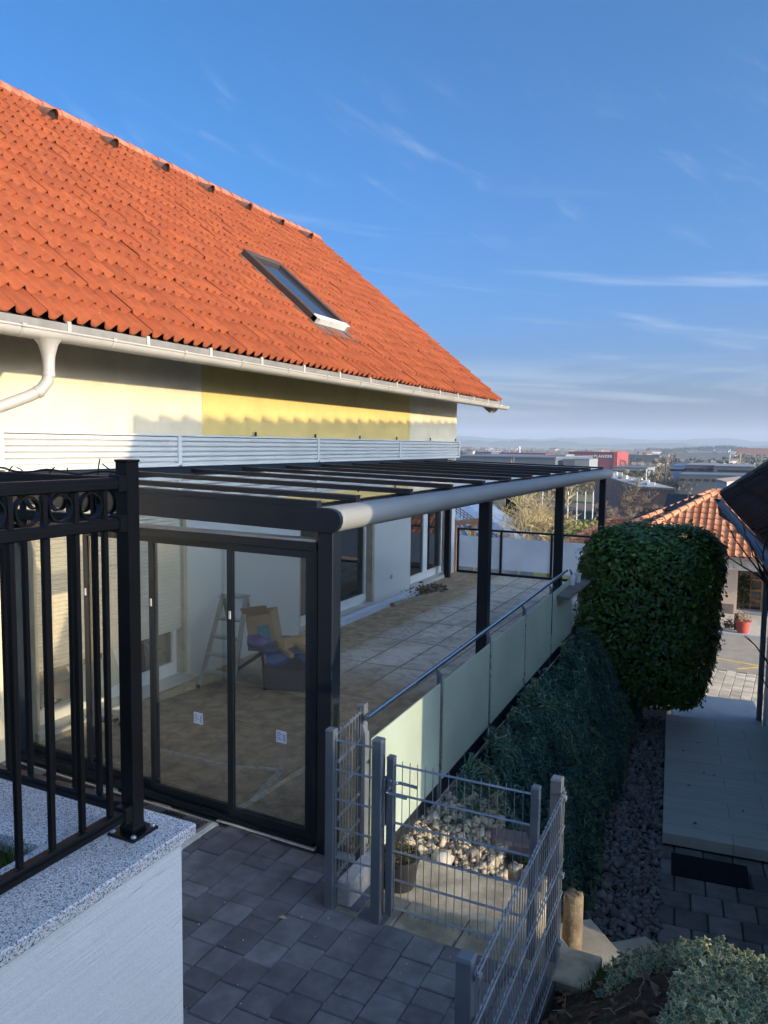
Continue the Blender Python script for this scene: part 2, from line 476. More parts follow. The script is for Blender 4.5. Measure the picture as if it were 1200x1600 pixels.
winglass = darkglass('window_glass')
skyglass = darkglass('skylight_glass', (.03, .04, .05))
frost_g = frostmat('frosted_green_glass', (.66, .76, .66), .45)
frost_w = frostmat('frosted_white_glass', (.88, .90, .90), .68)

# terracotta
m, nt, out = newmat('terracotta'); b = NB(nt); v = b.pos()
t = b.attr('tone')
c = b.mix(t, (.245, .053, .017), (.308, .073, .023))
c = b.mix(b.math('MULTIPLY', b.rng(b.noise(7, 6, .7, v, .5), .42, .70), .65), c, (.155, .044, .020))
c = b.mix(b.math('MULTIPLY', b.rng(b.noise(38, 5, .75, v), .58, .70), .6), c, (.15, .08, .05))
c = b.mix(b.math('MULTIPLY', b.rng(b.noise(23, 3, .6, v), .70, .78), .5), c, (.50, .40, .24))
b.bsdf(out, c, .85, 0, b.bump(b.noise(90, 4, .7, v), .4, .004), .3)
tile_m = m
tile_ridge = surf('ridge_clay', (.42, .13, .07), .85, .3, 6, .5, 60, dirt=.5)

def tile_sheet(P, E1, E2, width, length, wave, amp, rowlen, lip, mat, parent, name, nper=10, seed=3, tilew=None, rsh=None):
    """real tiled surface: P origin at eave, E1 along eave, E2 up the slope; sheet of tiles with a step at every course"""
    P = np.asarray(P, float); E1 = np.asarray(E1, float); E2 = np.asarray(E2, float); Nn = np.cross(E1, E2)
    if Nn[2] < 0: Nn = -Nn
    rs = np.random.RandomState(seed)
    tilew = tilew or wave * 2
    nrow = int(math.ceil(length / rowlen)); ncol = int(round(width / tilew)); per = nper * int(round(tilew / wave))
    V = []; F = []; T = []
    th = np.linspace(0, 2 * np.pi * (tilew / wave), per + 1)
    prof = amp * (.5 + .5 * np.cos(th + .6 * np.sin(th))) ** 1.25; crest = prof / amp
    y0 = np.linspace(0, tilew, per + 1)
    vo = 0
    for r_ in range(nrow):
        s0 = r_ * rowlen; s1 = min(s0 + rowlen + .02, length)
        for c_ in range(ncol):
            dz = rs.normal(0, .0025); ds = rs.normal(0, .005); tw = rs.normal(0, .003)
            yy = c_ * tilew + y0
            a = np.empty((3, per + 1, 3))
            up = prof + dz + tw * (y0 / tilew - .5)
            for j, (ss, off) in enumerate(((s0 + ds + .004, -.006), (s0 + ds, lip), (s1, .002))):
                hh = up + off if j else up + lip - .011 - (1 - crest) * (lip - .013)
                a[j] = P + yy[:, None] * E1 + ss * E2 + hh[:, None] * Nn
            V.append(a.reshape(-1, 3))
            i = np.arange(per); n1 = per + 1
            for j in range(2):
                F.append(np.stack([i + j * n1, i + 1 + j * n1, i + 1 + (j + 1) * n1, i + (j + 1) * n1], 1) + vo)
                T.append(np.full(per, rs.uniform(0, 1)))
            vo += 3 * n1
    return fast_mesh(name, np.concatenate(V), np.concatenate(F), mat, parent, True, np.concatenate(T))

# ================================================================== MAIN HOUSE
HX = -6.0
house = thing('house', 'cream house with steep orange tiled roof, yellow wall panel and louvred band', 'house', (-6, 10, 0))
EAVE = np.array([-5.27, 0.0, 3.825]); RIDGE = np.array([-10.15, 0.0, 7.92])
SL = RIDGE - EAVE; SLEN = np.linalg.norm(SL); SU = SL / SLEN; SN = np.array([-SU[2], 0, SU[0]]); SN = -SN if SN[2] < 0 else SN
Y0, Y1 = 1.8, 16.8
openings = [(4.92, 7.07, .06, 2.30), (9.55, 12.0, .04, 2.30), (13.57, 15.62, .04, 2.30)]
wb = MB()
ZB, ZT = -3.2, 4.25
ys = 1.9
for (a, b_, z0, z1) in openings:
    wb.box(HX - .35, HX, ys, a, ZB, ZT); wb.box(HX - .35, HX, a, b_, ZB, z0); wb.box(HX - .35, HX, a, b_, z1, ZT); ys = b_
wb.box(HX - .35, HX, ys, 16.0, ZB, ZT)
zr = lambda x: EAVE[2] - .25 + (EAVE[0] - x) * (SL[2] / -SL[0])
for yy in (1.9, 15.65):           # gable ends
    q = [(-6.35, ZB), (-14.0, ZB), (-14.0, zr(-6.35)), (-10.15, zr(-10.15) - .1), (-6.35, zr(-6.35))]
    wb.add([(x, yy, z) for x, z in q] + [(x, yy + .35, z) for x, z in q],
           [(0, 1, 2, 3, 4), (9, 8, 7, 6, 5)] + [(i, (i + 1) % 5, 5 + (i + 1) % 5, 5 + i) for i in range(5)])
wb.box(-14.0, -13.7, 2.25, 15.65, ZB, 3.6)
wb.build('wall', cream, house)
MB().box(HX, HX + .006, 7.36, 13.44, 2.93, 4.2).build('yellow_panel', yellow, house)
for ga, gb in ((7.09, 9.53), (12.02, 13.55), (15.64, 15.995)): MB().box(HX, HX + .005, ga, gb, .02, 2.56).build('grey_panel', cream_dim, house)
MB().box(HX, HX + .003, 4.20, 4.212, 2.95, 4.2).build('wall_joint', anth, house)
# inner room floor/back so that the window openings never look through
MB().box(-7.2, -7.15, 4.5, 15.9, -.1, 2.6).box(-7.2, HX - .35, 4.5, 15.9, -.12, -.07).build('room_wall', surf('room_grey', (.16, .16, .15), .9), house)

# roof
tile_sheet(EAVE + np.array([0, Y0, 0]), (0, 1, 0), SU, Y1 - Y0, SLEN, .15, .046, .335, .034, tile_m, house, 'roof', 10, 5, .30)
rb = MB()
p0 = EAVE - SN * .03; p1 = RIDGE - SN * .03
b2 = RIDGE + np.array([-3.9, 0, -3.6])
rb.add([p0 + (0, Y0, 0), p0 + (0, Y1, 0), p1 + (0, Y1, 0), p1 + (0, Y0, 0), p0 + SN * -.12 + (0, Y0, 0), p0 + SN * -.12 + (0, Y1 - .35, 0), p1 + SN * -.12 + (0, Y1 - .35, 0), p1 + SN * -.12 + (0, Y0, 0)],
       [(0, 1, 2, 3), (7, 6, 5, 4), (0, 4, 5, 1), (1, 5, 6, 2), (3, 7, 4, 0)])
rb.add([RIDGE + (0, Y0, .03), RIDGE + (0, Y1, .03), b2 + (0, Y1, 0), b2 + (0, Y0, 0)], [(0, 1, 2, 3)])
rb.build('roof_deck', surf('roof_underside', (.035, .03, .027), .9), house)  # deck coloured near-black so the gaps under the tiles look shaded
rc = MB()
yy = Y0
while yy < Y1 - .05:
    vs = []; n = 9; L = .40
    for j, (dy, sc) in enumerate(((0, 1.0), (L, .88))):
        for k in range(n):
            t_ = math.pi * (k / (n - 1)) * 1.12 - math.pi * .06
            vs.append((RIDGE[0] + math.cos(t_) * .135 * sc, yy + dy, RIDGE[2] - .03 + math.sin(t_) * .125 * sc + rnd.uniform(-.004, .004)))
    rc.add(vs, [(k, k + 1, n + k + 1, n + k) for k in range(n - 1)] + [tuple(range(n))])
    yy += .36
rc.build('ridge_cap', tile_ridge, house, True, 50)
# little vent hoods below the ridge
ventm = surf('vent_clay', (.22, .10, .06), .8, .2, 8); ventd = surf('vent_dark', (.03, .022, .018), .9)
for k, yv in enumerate((7.15, 8.45, 9.65, 10.85, 12.1, 13.3, 14.5, 15.7)):
    o = EAVE + SU * (SLEN - .50) + np.array([0, yv, 0])
    vb = MB(); n = 9; vs = []
    for j, (ds, r_) in enumerate(((-.12, .125), (.30, .012))):
        for q in range(n):
            t_ = math.pi * q / (n - 1)
            vs.append(o + SU * ds + np.array([0, 1, 0]) * math.cos(t_) * max(r_, .03) * .85 + SN * (math.sin(t_) * r_ * 1.5 + .03))
    vb.add(vs, [(q, q + 1, n + q + 1, n + q) for q in range(n - 1)])
    vp = vb.build('roof_vent', ventm, house, True)
    vb = MB(); vb.add([o + SU * -.075 + np.array([0, 1, 0]) * math.cos(math.pi * q / 8) * .095 + SN * (math.sin(math.pi * q / 8) * .165 + .03) for q in range(9)], [tuple(range(9))])
    vb.build('vent_mouth', ventd, vp)
# skylight
SKY0 = EAVE + SU * 1.23; skyaxes = [np.array([0, 1, 0]), SU, SN]
def sk(y, s_, n_): return EAVE + SU * s_ + np.array([0, y, 0]) + SN * n_
brn = surf('skylight_brown', (.07, .048, .036), .45, .1, 3)
skp = MB()
ya, yb, sa, sb = 10.27, 11.30, 1.26, 3.06
for (y_a, y_b, s_a, s_b) in ((ya, ya + .10, sa, sb), (yb - .10, yb, sa, sb), (ya + .1, yb - .1, sb - .12, sb)):
    skp.obox(sk((y_a + y_b) / 2, (s_a + s_b) / 2, .085), skyaxes, ((y_b - y_a) / 2, (s_b - s_a) / 2, .075), .012)
skl = skp.build('skylight', brn, house)
MB().obox(sk((ya + yb) / 2, sa + .055, .085), skyaxes, ((yb - ya) / 2 - .1 + .1, .055, .078), .012).build('sill_cover', surf('skylight_sill', (.60, .57, .50), .4), skl)
MB().obox(sk((ya + yb) / 2, (sa + sb) / 2, .09), skyaxes, ((yb - ya) / 2 - .11, (sb - sa) / 2 - .11, .012)).build('pane', skyglass, skl)
MB().obox(sk((ya + yb) / 2 + .02, sa - .12, .045), skyaxes, ((yb - ya) / 2 + .08, .13, .012)).obox(sk((ya + yb) / 2, (sa + sb) / 2, .05), skyaxes, ((yb - ya) / 2 + .07, (sb - sa) / 2 + .05, .01)).build('flashing', surf('lead_flashing', (.10, .085, .075), .6), skl)
# gutter
gp = []
GXc, GZc, Rg = -5.185, 3.714, .070
for k in range(11):
    t_ = math.pi + math.pi * k / 10; gp.append((GXc + Rg * math.cos(t_), GZc + Rg * math.sin(t_)))
for k in range(10, -1, -1):
    t_ = math.pi + math.pi * k / 10; gp.append((GXc + (Rg - .006) * math.cos(t_), GZc + (Rg - .006) * math.sin(t_)))
GO = gp
gut = MB().prism(GO, (1.8, 17.0)).tube([(GXc + Rg, 1.8, GZc + .004), (GXc + Rg, 17.0, GZc + .004)], .011, 8)
gut.add([(x, 17.0, z) for x, z in gp[:11]], [tuple(range(11))])
g_o = gut.build('gutter', guttm, house, True, 35)
bpaint = surf('bracket_paint', (.40, .37, .31), .45)
yy = 2.3
while yy < 16.9:
    pr = [(GXc + (Rg + .004) * math.cos(math.pi + math.pi * k / 10), GZc + (Rg + .004) * math.sin(math.pi + math.pi * k / 10)) for k in range(11)]
    pr += [(GXc + (Rg - .001) * math.cos(math.pi + math.pi * k / 10), GZc + (Rg - .001) * math.sin(math.pi + math.pi * k / 10)) for k in range(10, -1, -1)]
    MB().prism(pr, (yy, yy + .028)).box(GXc + Rg - .02, GXc + Rg + .016, yy - .006, yy + .034, GZc - .005, GZc + .022).build('gutter_bracket', bpaint, g_o, True, 35)
    MB().box(GXc - Rg - .01, GXc - Rg + .015, yy + .55, yy + .59, GZc - .02, GZc + .12).build('bracket_hook', guttm, g_o)
    yy += .93
MB().box(-5.262, -5.250, 1.8, 16.75, 3.735, 3.815).build('eave_board', surf('eave_board', (.20, .185, .16), .8), house)
MB().box(-5.34, -5.31, 1.8, 16.8, 3.66, 3.80).build('fascia', surf('fascia_grey', (.40, .38, .34), .7), house)
MB().add([(-5.315, 1.9, 3.77), (-5.315, 16.5, 3.77), (-6.0, 16.5, 4.20), (-6.0, 1.9, 4.20)], [(0, 1, 2, 3)]).build('soffit', surf('soffit_paint', (.40, .38, .34), .8), house)
MB().beam((-5.35, 16.62, 3.62), (-6.6, 16.62, 3.62 + 1.25 * SL[2] / -SL[0] * .98), .34, .16).build('verge_board', surf('verge_paint', (.30, .29, .27), .7), house)
# downpipe with hopper outlet
dp = MB()
ydp = 4.46
dp.lathe((GXc, ydp, GZc - .235), [(.050, 0), (.050, .03), (.075, .13), (.105, .17)], 16)
path = [(GXc, ydp, GZc - .22), (GXc, ydp, GZc - .33), (GXc - .005, ydp - .012, GZc - .40), (GXc - .03, ydp - .06, GZc - .475), (GXc - .07, ydp - .13, GZc - .52), (GXc - .14, ydp - .26, GZc - .585), (GXc - .40, ydp - .72, GZc - .81), (GXc - .55, ydp - 1.0, GZc - .95), (GXc - .69, ydp - 1.15, GZc - 1.05), (GXc - .72, ydp - 1.18, GZc - 1.2), (GXc - .72, ydp - 1.18, -.1)]
dp.tube(path, .048, 14)
dpo = dp.build('downpipe', guttm, house, True, 50)
for a, b_ in ((1, 2), (3, 4)):
    A = np.array(path[a]); B = np.array(path[b_]); MB().tube([A, A + (B - A) * .35], .053, 14).build('pipe_collar', guttm, dpo, True, 50)
# louvre band: framed slat panels
divs = [1.95, 4.56, 6.86, 9.93, 12.86, 15.97]
for a, b_ in zip(divs[:-1], divs[1:]):
    sl_ = MB()
    for k in range(5):
        z = 2.62 + k * .058
        sl_.add([(-5.955, a + .03, z), (-5.925, a + .03, z + .004), (-5.918, a + .03, z + .040), (-5.955, a + .03, z + .052)] + [(-5.955, b_ - .03, z), (-5.925, b_ - .03, z + .004), (-5.918, b_ - .03, z + .040), (-5.955, b_ - .03, z + .052)],
                [(0, 3, 2, 1), (4, 5, 6, 7), (0, 1, 5, 4), (1, 2, 6, 5), (2, 3, 7, 6), (3, 0, 4, 7)])
    sl_.box(-5.999, -5.957, a + .03, b_ - .03, 2.60, 2.91)
    lp = sl_.build('louvre_panel', slatm, house)
    fr = MB().box(-5.99, -5.905, a - .028, a + .028, 2.58, 2.925).box(-5.99, -5.908, a + .028, b_ - .028, 2.905, 2.923).box(-5.99, -5.90, a + .028, b_ - .028, 2.565, 2.60)
    fr.build('louvre_frame', slatm, lp)
MB().box(-5.99, -5.905, 15.94, 15.998, 2.58, 2.925).build('louvre_end', slatm, house)
for yv in (8.4, 9.92, 11.35, 12.8, 14.4, 15.85): MB().box(-5.97, -5.95, yv - .012, yv + .012, 2.925, 2.98).build('louvre_clip', rubber, house)
lb = MB().box(-5.98, -5.93, 4.3, 4.38, 3.42, 3.5).tube([(-5.93, 4.34, 3.47), (-5.82, 4.36, 3.44)], .03, 10)
lb.build('wall_lamp', surf('lamp_grey', (.45, .44, .42), .5), house)
MB().tube([(-5.96, 4.14, 3.6), (-5.95, 4.15, 3.3), (-5.94, 4.12, 3.12), (-5.95, 4.10, 3.2)], .008, 6).tube([(-5.96, 4.02, 3.6), (-5.95, 4.03, 3.25), (-5.94, 4.05, 3.12)], .008, 6).build('loose_cable', white_pl, house)

# windows and doors of the house
rail_b = surf('rail_beige', (.42, .38, .30), .5)
def window(name, a, b_, z0, z1, mull=(), shutter=None, rec=.13):
    x1 = HX - rec; x0 = x1 - .07
    fw = .075
    f = MB()
    f.box(x0, x1, a, a + fw, z0, z1).box(x0, x1, b_ - fw, b_, z0, z1).box(x0, x1, a + fw, b_ - fw, z0, z0 + .10).box(x0, x1, a + fw, b_ - fw, z1 - fw, z1)
    cuts = [a + fw]
    for q in mull: f.box(x0, x1 + .004, q - .06, q + .06, z0 + .10, z1 - fw); cuts += [q - .06, q + .06]
    cuts.append(b_ - fw)
    w = f.build(name, white_pl, house)
    for i in range(0, len(cuts), 2):
        c_, d_ = cuts[i], cuts[i + 1]
        # sash
        MB().box(x0 + .01, x1 + .008, c_, c_ + .05, z0 + .10, z1 - fw).box(x0 + .01, x1 + .008, d_ - .05, d_, z0 + .10, z1 - fw).box(x0 + .01, x1 + .008, c_ + .05, d_ - .05, z0 + .10, z0 + .17).box(x0 + .01, x1 + .008, c_ + .05, d_ - .05, z1 - fw - .05, z1 - fw).build('sash', white_pl, w)
        MB().box(x0 + .03, x0 + .045, c_ + .05, d_ - .05, z0 + .17, z1 - fw - .05).build('pane', winglass, w)
    for ra, rb2 in ((a + .002, a + .05), (b_ - .05, b_ - .002)): MB().box(x1, HX - .01, ra, rb2, z0 + .04, z1).build('shutter_rail', rail_b, w)
    MB().box(x1, HX + .06, a - .02, b_ + .02, z0 - .04, z0 + .02).build('sill', concr_lt, w)
    return w
w1 = window('shutter_window', 4.92, 7.07, .06, 2.30, (6.0,))
zz = 2.28; sb_ = MB()
while zz > .66:
    sb_.add([(HX - .075, 4.97, zz), (HX - .060, 4.97, zz - .006), (HX - .058, 4.97, zz - .034), (HX - .075, 4.97, zz - .043)] + [(HX - .075, 7.02, zz), (HX - .060, 7.02, zz - .006), (HX - .058, 7.02, zz - .034), (HX - .075, 7.02, zz - .043)],
            [(0, 3, 2, 1), (4, 5, 6, 7), (0, 1, 5, 4), (1, 2, 6, 5), (2, 3, 7, 6), (3, 0, 4, 7)])
    zz -= .044
sb_.box(HX - .085, HX - .075, 4.97, 7.02, .63, 2.29)
sb_.build('roller_shutter', surf('shutter_beige', (.66, .60, .48), .55, .04), w1)
window('balcony_door', 9.55, 12.0, .04, 2.30, (10.75,))
window('balcony_door', 13.57, 15.62, .04, 2.30, (14.62,))
MB().box(HX, HX + .012, 12.68, 12.76, .36, .44, .004).build('wall_socket', surf('socket_grey', (.30, .31, .30), .5), house)

# ================================================================== TERRACE FLOOR
def RX(y): return -2.31 - .028 * (y - 4.58)       # line of the glass balustrade
m, nt, out = newmat('terrace_slabs'); b = NB(nt); v = b.pos()
mp = b.mapping(v, (1, 1, 1), (0, 0, R(90)))
br = b.node('ShaderNodeTexBrick'); b.l.new(mp, br.inputs['Vector'])
br.offset = .0; br.inputs['Scale'].default_value = 1.0; br.inputs['Brick Width'].default_value = 1.25; br.inputs['Row Height'].default_value = .50
br.inputs['Mortar Size'].default_value = .016; br.inputs['Mortar Smooth'].default_value = .3
b.setin(br, 'Color1', (.73, .67, .57)); b.setin(br, 'Color2', (.58, .53, .45)); b.setin(br, 'Mortar', (.28, .24, .19))
n1 = b.noise(1.3, 6, .68, v, .8); n2 = b.noise(6, 6, .7, v, .5); n3 = b.noise(.7, 4, .6, v)
c = b.mix(b.math('MULTIPLY', b.rng(n1, .44, .70), .6), br.outputs[0], (.33, .27, .19))
c = b.mix(b.math('MULTIPLY', b.rng(n2, .5, .75), .4), c, (.56, .53, .46))
c = b.mix(b.math('MULTIPLY', b.rng(b.noise(2.6, 7, .75, v, 2.5), .535, .55), .34), c, (.14, .115, .085))
sp = b.node('ShaderNodeSeparateXYZ'); b.l.new(v, sp.inputs[0])
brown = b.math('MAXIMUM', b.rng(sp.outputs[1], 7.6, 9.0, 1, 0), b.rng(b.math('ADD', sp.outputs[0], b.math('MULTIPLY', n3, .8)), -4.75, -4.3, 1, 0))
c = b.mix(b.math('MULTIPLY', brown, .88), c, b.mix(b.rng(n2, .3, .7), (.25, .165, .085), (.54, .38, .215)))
ribs = b.math('SINE', b.math('MULTIPLY', sp.outputs[0], 2 * math.pi / .032))
h = b.math('ADD', b.math('MULTIPLY', br.outputs[1], -1.4), b.math('ADD', b.math('MULTIPLY', ribs, .22), b.math('MULTIPLY', n2, .8)))
c = b.mix(b.math('MULTIPLY', b.rng(ribs, -.2, -.9), .25), c, (.10, .085, .06))
b.bsdf(out, c, .9, 0, b.bump(h, .5, .012), .25)
terr_m = m
tb = MB()
ny = 24; ysl = np.linspace(4.585, 16.2, ny)
vs = []
for i_, y in enumerate(ysl):
    yl = y + (.12 if i_ == 0 else 0); vs += [(-6.0, yl, 0.0), (RX(y) + .02, y, 0.0), (RX(y) + .02, y, -.17), (-6.0, yl, -.17)]
fs = []
for i in range(ny - 1):
    for j in range(4): fs.append((i * 4 + j, (i + 1) * 4 + j, (i + 1) * 4 + (j + 1) % 4, i * 4 + (j + 1) % 4))
fs += [(0, 1, 2, 3), tuple((ny - 1) * 4 + j for j in (3, 2, 1, 0))]
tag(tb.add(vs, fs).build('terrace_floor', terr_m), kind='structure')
# concrete wall carrying the terrace edge
tw = MB()
vs = []
for y in ysl: vs += [(-6.0, y, -.172), (RX(y) - .015, y, -.172), (RX(y) - .015, y, -3.4), (-6.0, y, -3.4)]
tw.add(vs, fs)
two = tag(tw.build('terrace_wall', surf('yellowish_concrete', (.58, .52, .38), .9, .12, 2, .4, 50, dirt=.35)), 'pale concrete base wall carrying the terrace above the junipers', 'wall')
# faint chalky rectangle left on the slabs
ck = MB()
A = [at(235, 1168, z=.004), at(368, 1198, z=.004), at(440, 1202, z=.004), at(395, 1252, z=.004)]
for p, q in ((A[0], A[1]), (A[1], A[2]), (A[2], A[3])):
    d = (q - p) / np.linalg.norm(q - p); n_ = np.array([-d[1], d[0], 0]) * .032
    ck.add([p - n_, q - n_, q + n_, p + n_], [(0, 1, 2, 3)])
tag(ck.build('floor_marking', surf('old_glue_line', (.40, .36, .29), .9, .3, 20)), kind='structure')

# ================================================================== CANOPY
can = thing('patio_cover', 'anthracite patio cover with glass roof and pale front beam along the house terrace', 'patio cover', (-2.6, 4.5, 0))
CX = -2.60; CY0, CY1 = 4.50, 15.42
ztop = lambda x: 2.438 + (CX - x) * .022
prof = [(-2.70, 2.245), (-2.60, 2.240), (-2.555, 2.248), (-2.528, 2.275), (-2.512, 2.312), (-2.512, 2.350), (-2.530, 2.382), (-2.565, 2.400), (-2.61, 2.408), (-2.70, 2.408)]
MB().prism(prof, (CY0 + .05, CY1)).build('front_beam', beamm, can, True, 35)
MB().prism([(x, z) for x, z in prof], (CY0 + .005, CY0 + .05)).build('beam_cap', anth, can, True, 35)
MB().box(-2.83, -2.70, CY0 + .13, CY1 - .15, 2.26, 2.40).build('inner_beam', anth, can)
for yc in (4.515, 7.90, 11.40, 14.95):
    cb = MB().box(-2.69, -2.57, yc, yc + .12, -.05 if yc < 5 else 0, 2.242, .006); cb.box(-2.70, -2.56, yc - .012, yc + .132, -.05 if yc < 5 else 0, .012 if yc > 5 else -.04)
    cb.build('column', anth, can)
for yc in (15.28,):
    MB().box(-5.96, -5.84, yc, yc + .12, 0, 2.5, .006).build('column', anth, can)
def sloped(y0, y1, dz0, dz1):
    xa, xb = -5.97, -2.70
    return [(xa, y0, ztop(xa) + dz0), (xb, y0, ztop(xb) + dz0), (xb, y1, ztop(xb) + dz0), (xa, y1, ztop(xa) + dz0), (xa, y0, ztop(xa) + dz1), (xb, y0, ztop(xb) + dz1), (xb, y1, ztop(xb) + dz1), (xa, y1, ztop(xa) + dz1)]
for y0 in (CY0 + .005, CY1 - .10):
    q = MB(); q.hexa(sloped(y0, y0 + .09, -.20, -.028)); q.build('side_beam', anth, can)
    q = MB(); q.hexa(sloped(y0 + .012, y0 + .07, -.028, .012)); q.build('side_trim', anth, can)
for k in range(10):
    y = 5.12 + k * 0.995
    q = MB(); q.hexa(sloped(y - .032, y + .032, -.115, .010)); q.hexa(sloped(y - .040, y + .040, .010, .020))
    q.build('rafter', raft, can)
edges = [CY0 + .095] + [5.12 + k * .995 for k in range(10)] + [CY1 - .1]
for a, b_ in zip(edges[:-1], edges[1:]):
    q = MB(); q.hexa(sloped(a + .034, b_ - .034, -.010, -.002)); q.build('roof_pane', roofglass, can)
MB().box(-5.99, -5.93, CY0 + .1, CY1 - .1, 2.42, 2.56).build('wall_beam', anth, can)

# ------------------------------------------------------------------ sliding glass wall
sg = thing('sliding_glass_wall', 'sliding glass doors in dark frames closing the near end of the terrace', 'glass door', (-4.2, 4.53, 0))
MB().box(-5.98, -2.72, 4.425, 4.60, -.036, .0).box(-5.98, -2.73, 4.43, 4.44, .0, .014).box(-5.98, -2.73, 4.464, 4.474, .0, .014).box(-5.98, -2.73, 4.498, 4.508, .0, .014).box(-5.98, -2.73, 4.53, 4.54, .0, .014).build('floor_track', anth, sg)
MB().box(-5.98, -2.70, 4.42, 4.59, 2.105, 2.165).build('head_track', anth, sg)
MB().box(-5.98, -2.72, 4.44, 4.56, 2.165, 2.18).build('head_cover', surf('head_beige', (.56, .47, .36), .6), sg)
MB().box(-5.99, -5.92, 4.42, 4.59, .0, 2.105).build('side_jamb', anth, sg)
MB().box(-2.737, -2.692, 4.42, 4.59, .0, 2.105).build('side_jamb', anth, sg)
stm = surf('sticker_white', (.70, .72, .78), .5, .03, 3, 0); stb = surf('sticker_blue', (.20, .26, .55), .5)
pan = [(-5.92, -5.05, 4.535), (-5.085, -4.265, 4.503), (-4.305, -3.465, 4.469), (-3.485, -2.738, 4.435)]
for i, (xa, xb, yp) in enumerate(pan):
    f = MB().box(xa, xa + .05, yp - .014, yp + .014, .016, 2.1).box(xb - .05, xb, yp - .014, yp + .014, .016, 2.1).box(xa + .05, xb - .05, yp - .014, yp + .014, .016, .078).box(xa + .05, xb - .05, yp - .014, yp + .014, 2.05, 2.1)
    fo = f.build('sliding_panel', anth, sg)
    MB().box(xa + .05, xb - .05, yp - .004, yp + .004, .078, 2.05).build('pane', clear_dusty, fo)
    MB().box(xa + .018, xa + .034, yp - .02, yp - .0145, 1.54, 1.60).build('handle', slatm, fo)
    if i >= 2:
        cx = -3.81 if i == 2 else -3.0; zc_ = .705 + .02 * (i == 3)
        MB().box(cx - .045, cx + .045, yp - .0065, yp - .0045, zc_ - .045, zc_ + .045).build('sticker', stm, fo)
        q = MB(); 
        for r_ in range(5): q.box(cx - .036, cx - .036 + rnd.uniform(.02, .045), yp - .0075, yp - .0066, zc_ + .028 - r_ * .013, zc_ + .033 - r_ * .013)
        for r_ in range(4): q.box(cx + .018, cx + .035, yp - .0075, yp - .0066, zc_ - .03 + r_ * .014, zc_ - .022 + r_ * .014)
        q.build('sticker_print', stb, fo)

sg.location.y += .155; sg.rotation_euler.z = R(-2.0)
# ================================================================== GLASS BALUSTRADE ALONG THE TERRACE
bal = thing('glass_balustrade', 'frosted green glass balustrade with round steel handrail above the junipers', 'balustrade', (-2.33, 5.0, 0))
pys = [4.42, 5.84, 7.27, 8.72, 10.18, 11.64]
for y in pys:
    x = RX(y) + .05
    q = MB().box(x - .012, x + .012, y - .03, y + .03, -.30, .93).box(x - .05, x - .012, y - .02, y + .02, -.12, -.02)
    q.add([(x - .012, y - .03, .93), (x + .012, y - .03, .93), (x + .012, y + .03, .93), (x - .012, y + .03, .93), (x - .035, y - .006, .985), (x - .02, y - .006, .985), (x - .02, y + .006, .985), (x - .035, y + .006, .985)], [(0, 1, 5, 4), (1, 2, 6, 5), (2, 3, 7, 6), (3, 0, 4, 7), (4, 5, 6, 7)])
    po = q.build('post', postgrey, bal)
    for z in (.16, .74): MB().tube([(x + .010, y, z), (x + .026, y, z)], .014, 8).build('glass_clamp', steel, po)
for a, b_ in zip(pys[:-1], pys[1:]):
    q = MB(); xa, xb = RX(a) + .068, RX(b_) + .068
    q.hexa([(xa, a + .045, .03), (xa + .01, a + .045, .03), (xb + .01, b_ - .045, .03), (xb, b_ - .045, .03), (xa, a + .045, .88), (xa + .01, a + .045, .88), (xb + .01, b_ - .045, .88), (xb, b_ - .045, .88)])
    q.build('glass_panel', frost_g, bal)
    q = MB().beam((xa - .02, a + .04, -.06), (xb - .02, b_ - .04, -.06), .03, .13); q.build('bottom_rail', anth, bal)
MB().tube([(RX(4.50) + .02, 4.50, 1.0), (RX(11.4) + .02, 11.4, 1.0)], .0215, 14).build('handrail', steel, bal, True)
# thin metal drip edge under the glass
MB().beam((RX(4.5) + .045, 4.5, -.145), (RX(15) + .045, 15, -.145), .05, .012).build('drip_edge', slatm, bal)

fb = thing('end_balustrade', 'white frosted panel balustrade with dark rails at the far terrace end', 'balustrade', (-4.2, 16.15, 0))
xs = [-5.93, -5.0, -3.62, -2.40, -1.9]
fx = [at(783, 880, y=16.15)[0], at(965, 880, y=16.15)[0]]
xs = [-5.96, -4.62, -2.62]
pxx = [at(u, 860, y=16.15)[0] for u in (717, 783, 862)]
pxx = [pxx[0] - .02, pxx[1], pxx[2], pxx[2] + (pxx[2] - pxx[1])]
for x in pxx:
    MB().box(x - .022, x + .022, 16.12, 16.17, -.05, .96).build('post', anth, fb)
for a, b_ in zip(pxx[:-1], pxx[1:]):
    MB().box(a + .03, b_ - .03, 16.14, 16.15, .13, .83).build('white_panel', frost_w, fb)
MB().box(pxx[0] - .02, pxx[-1] + .05, 16.11, 16.18, .96, 1.0).build('handrail', anth, fb)
MB().box(pxx[0] - .02, pxx[-1] + .05, 16.12, 16.17, .0, .05).build('bottom_rail', anth, fb)
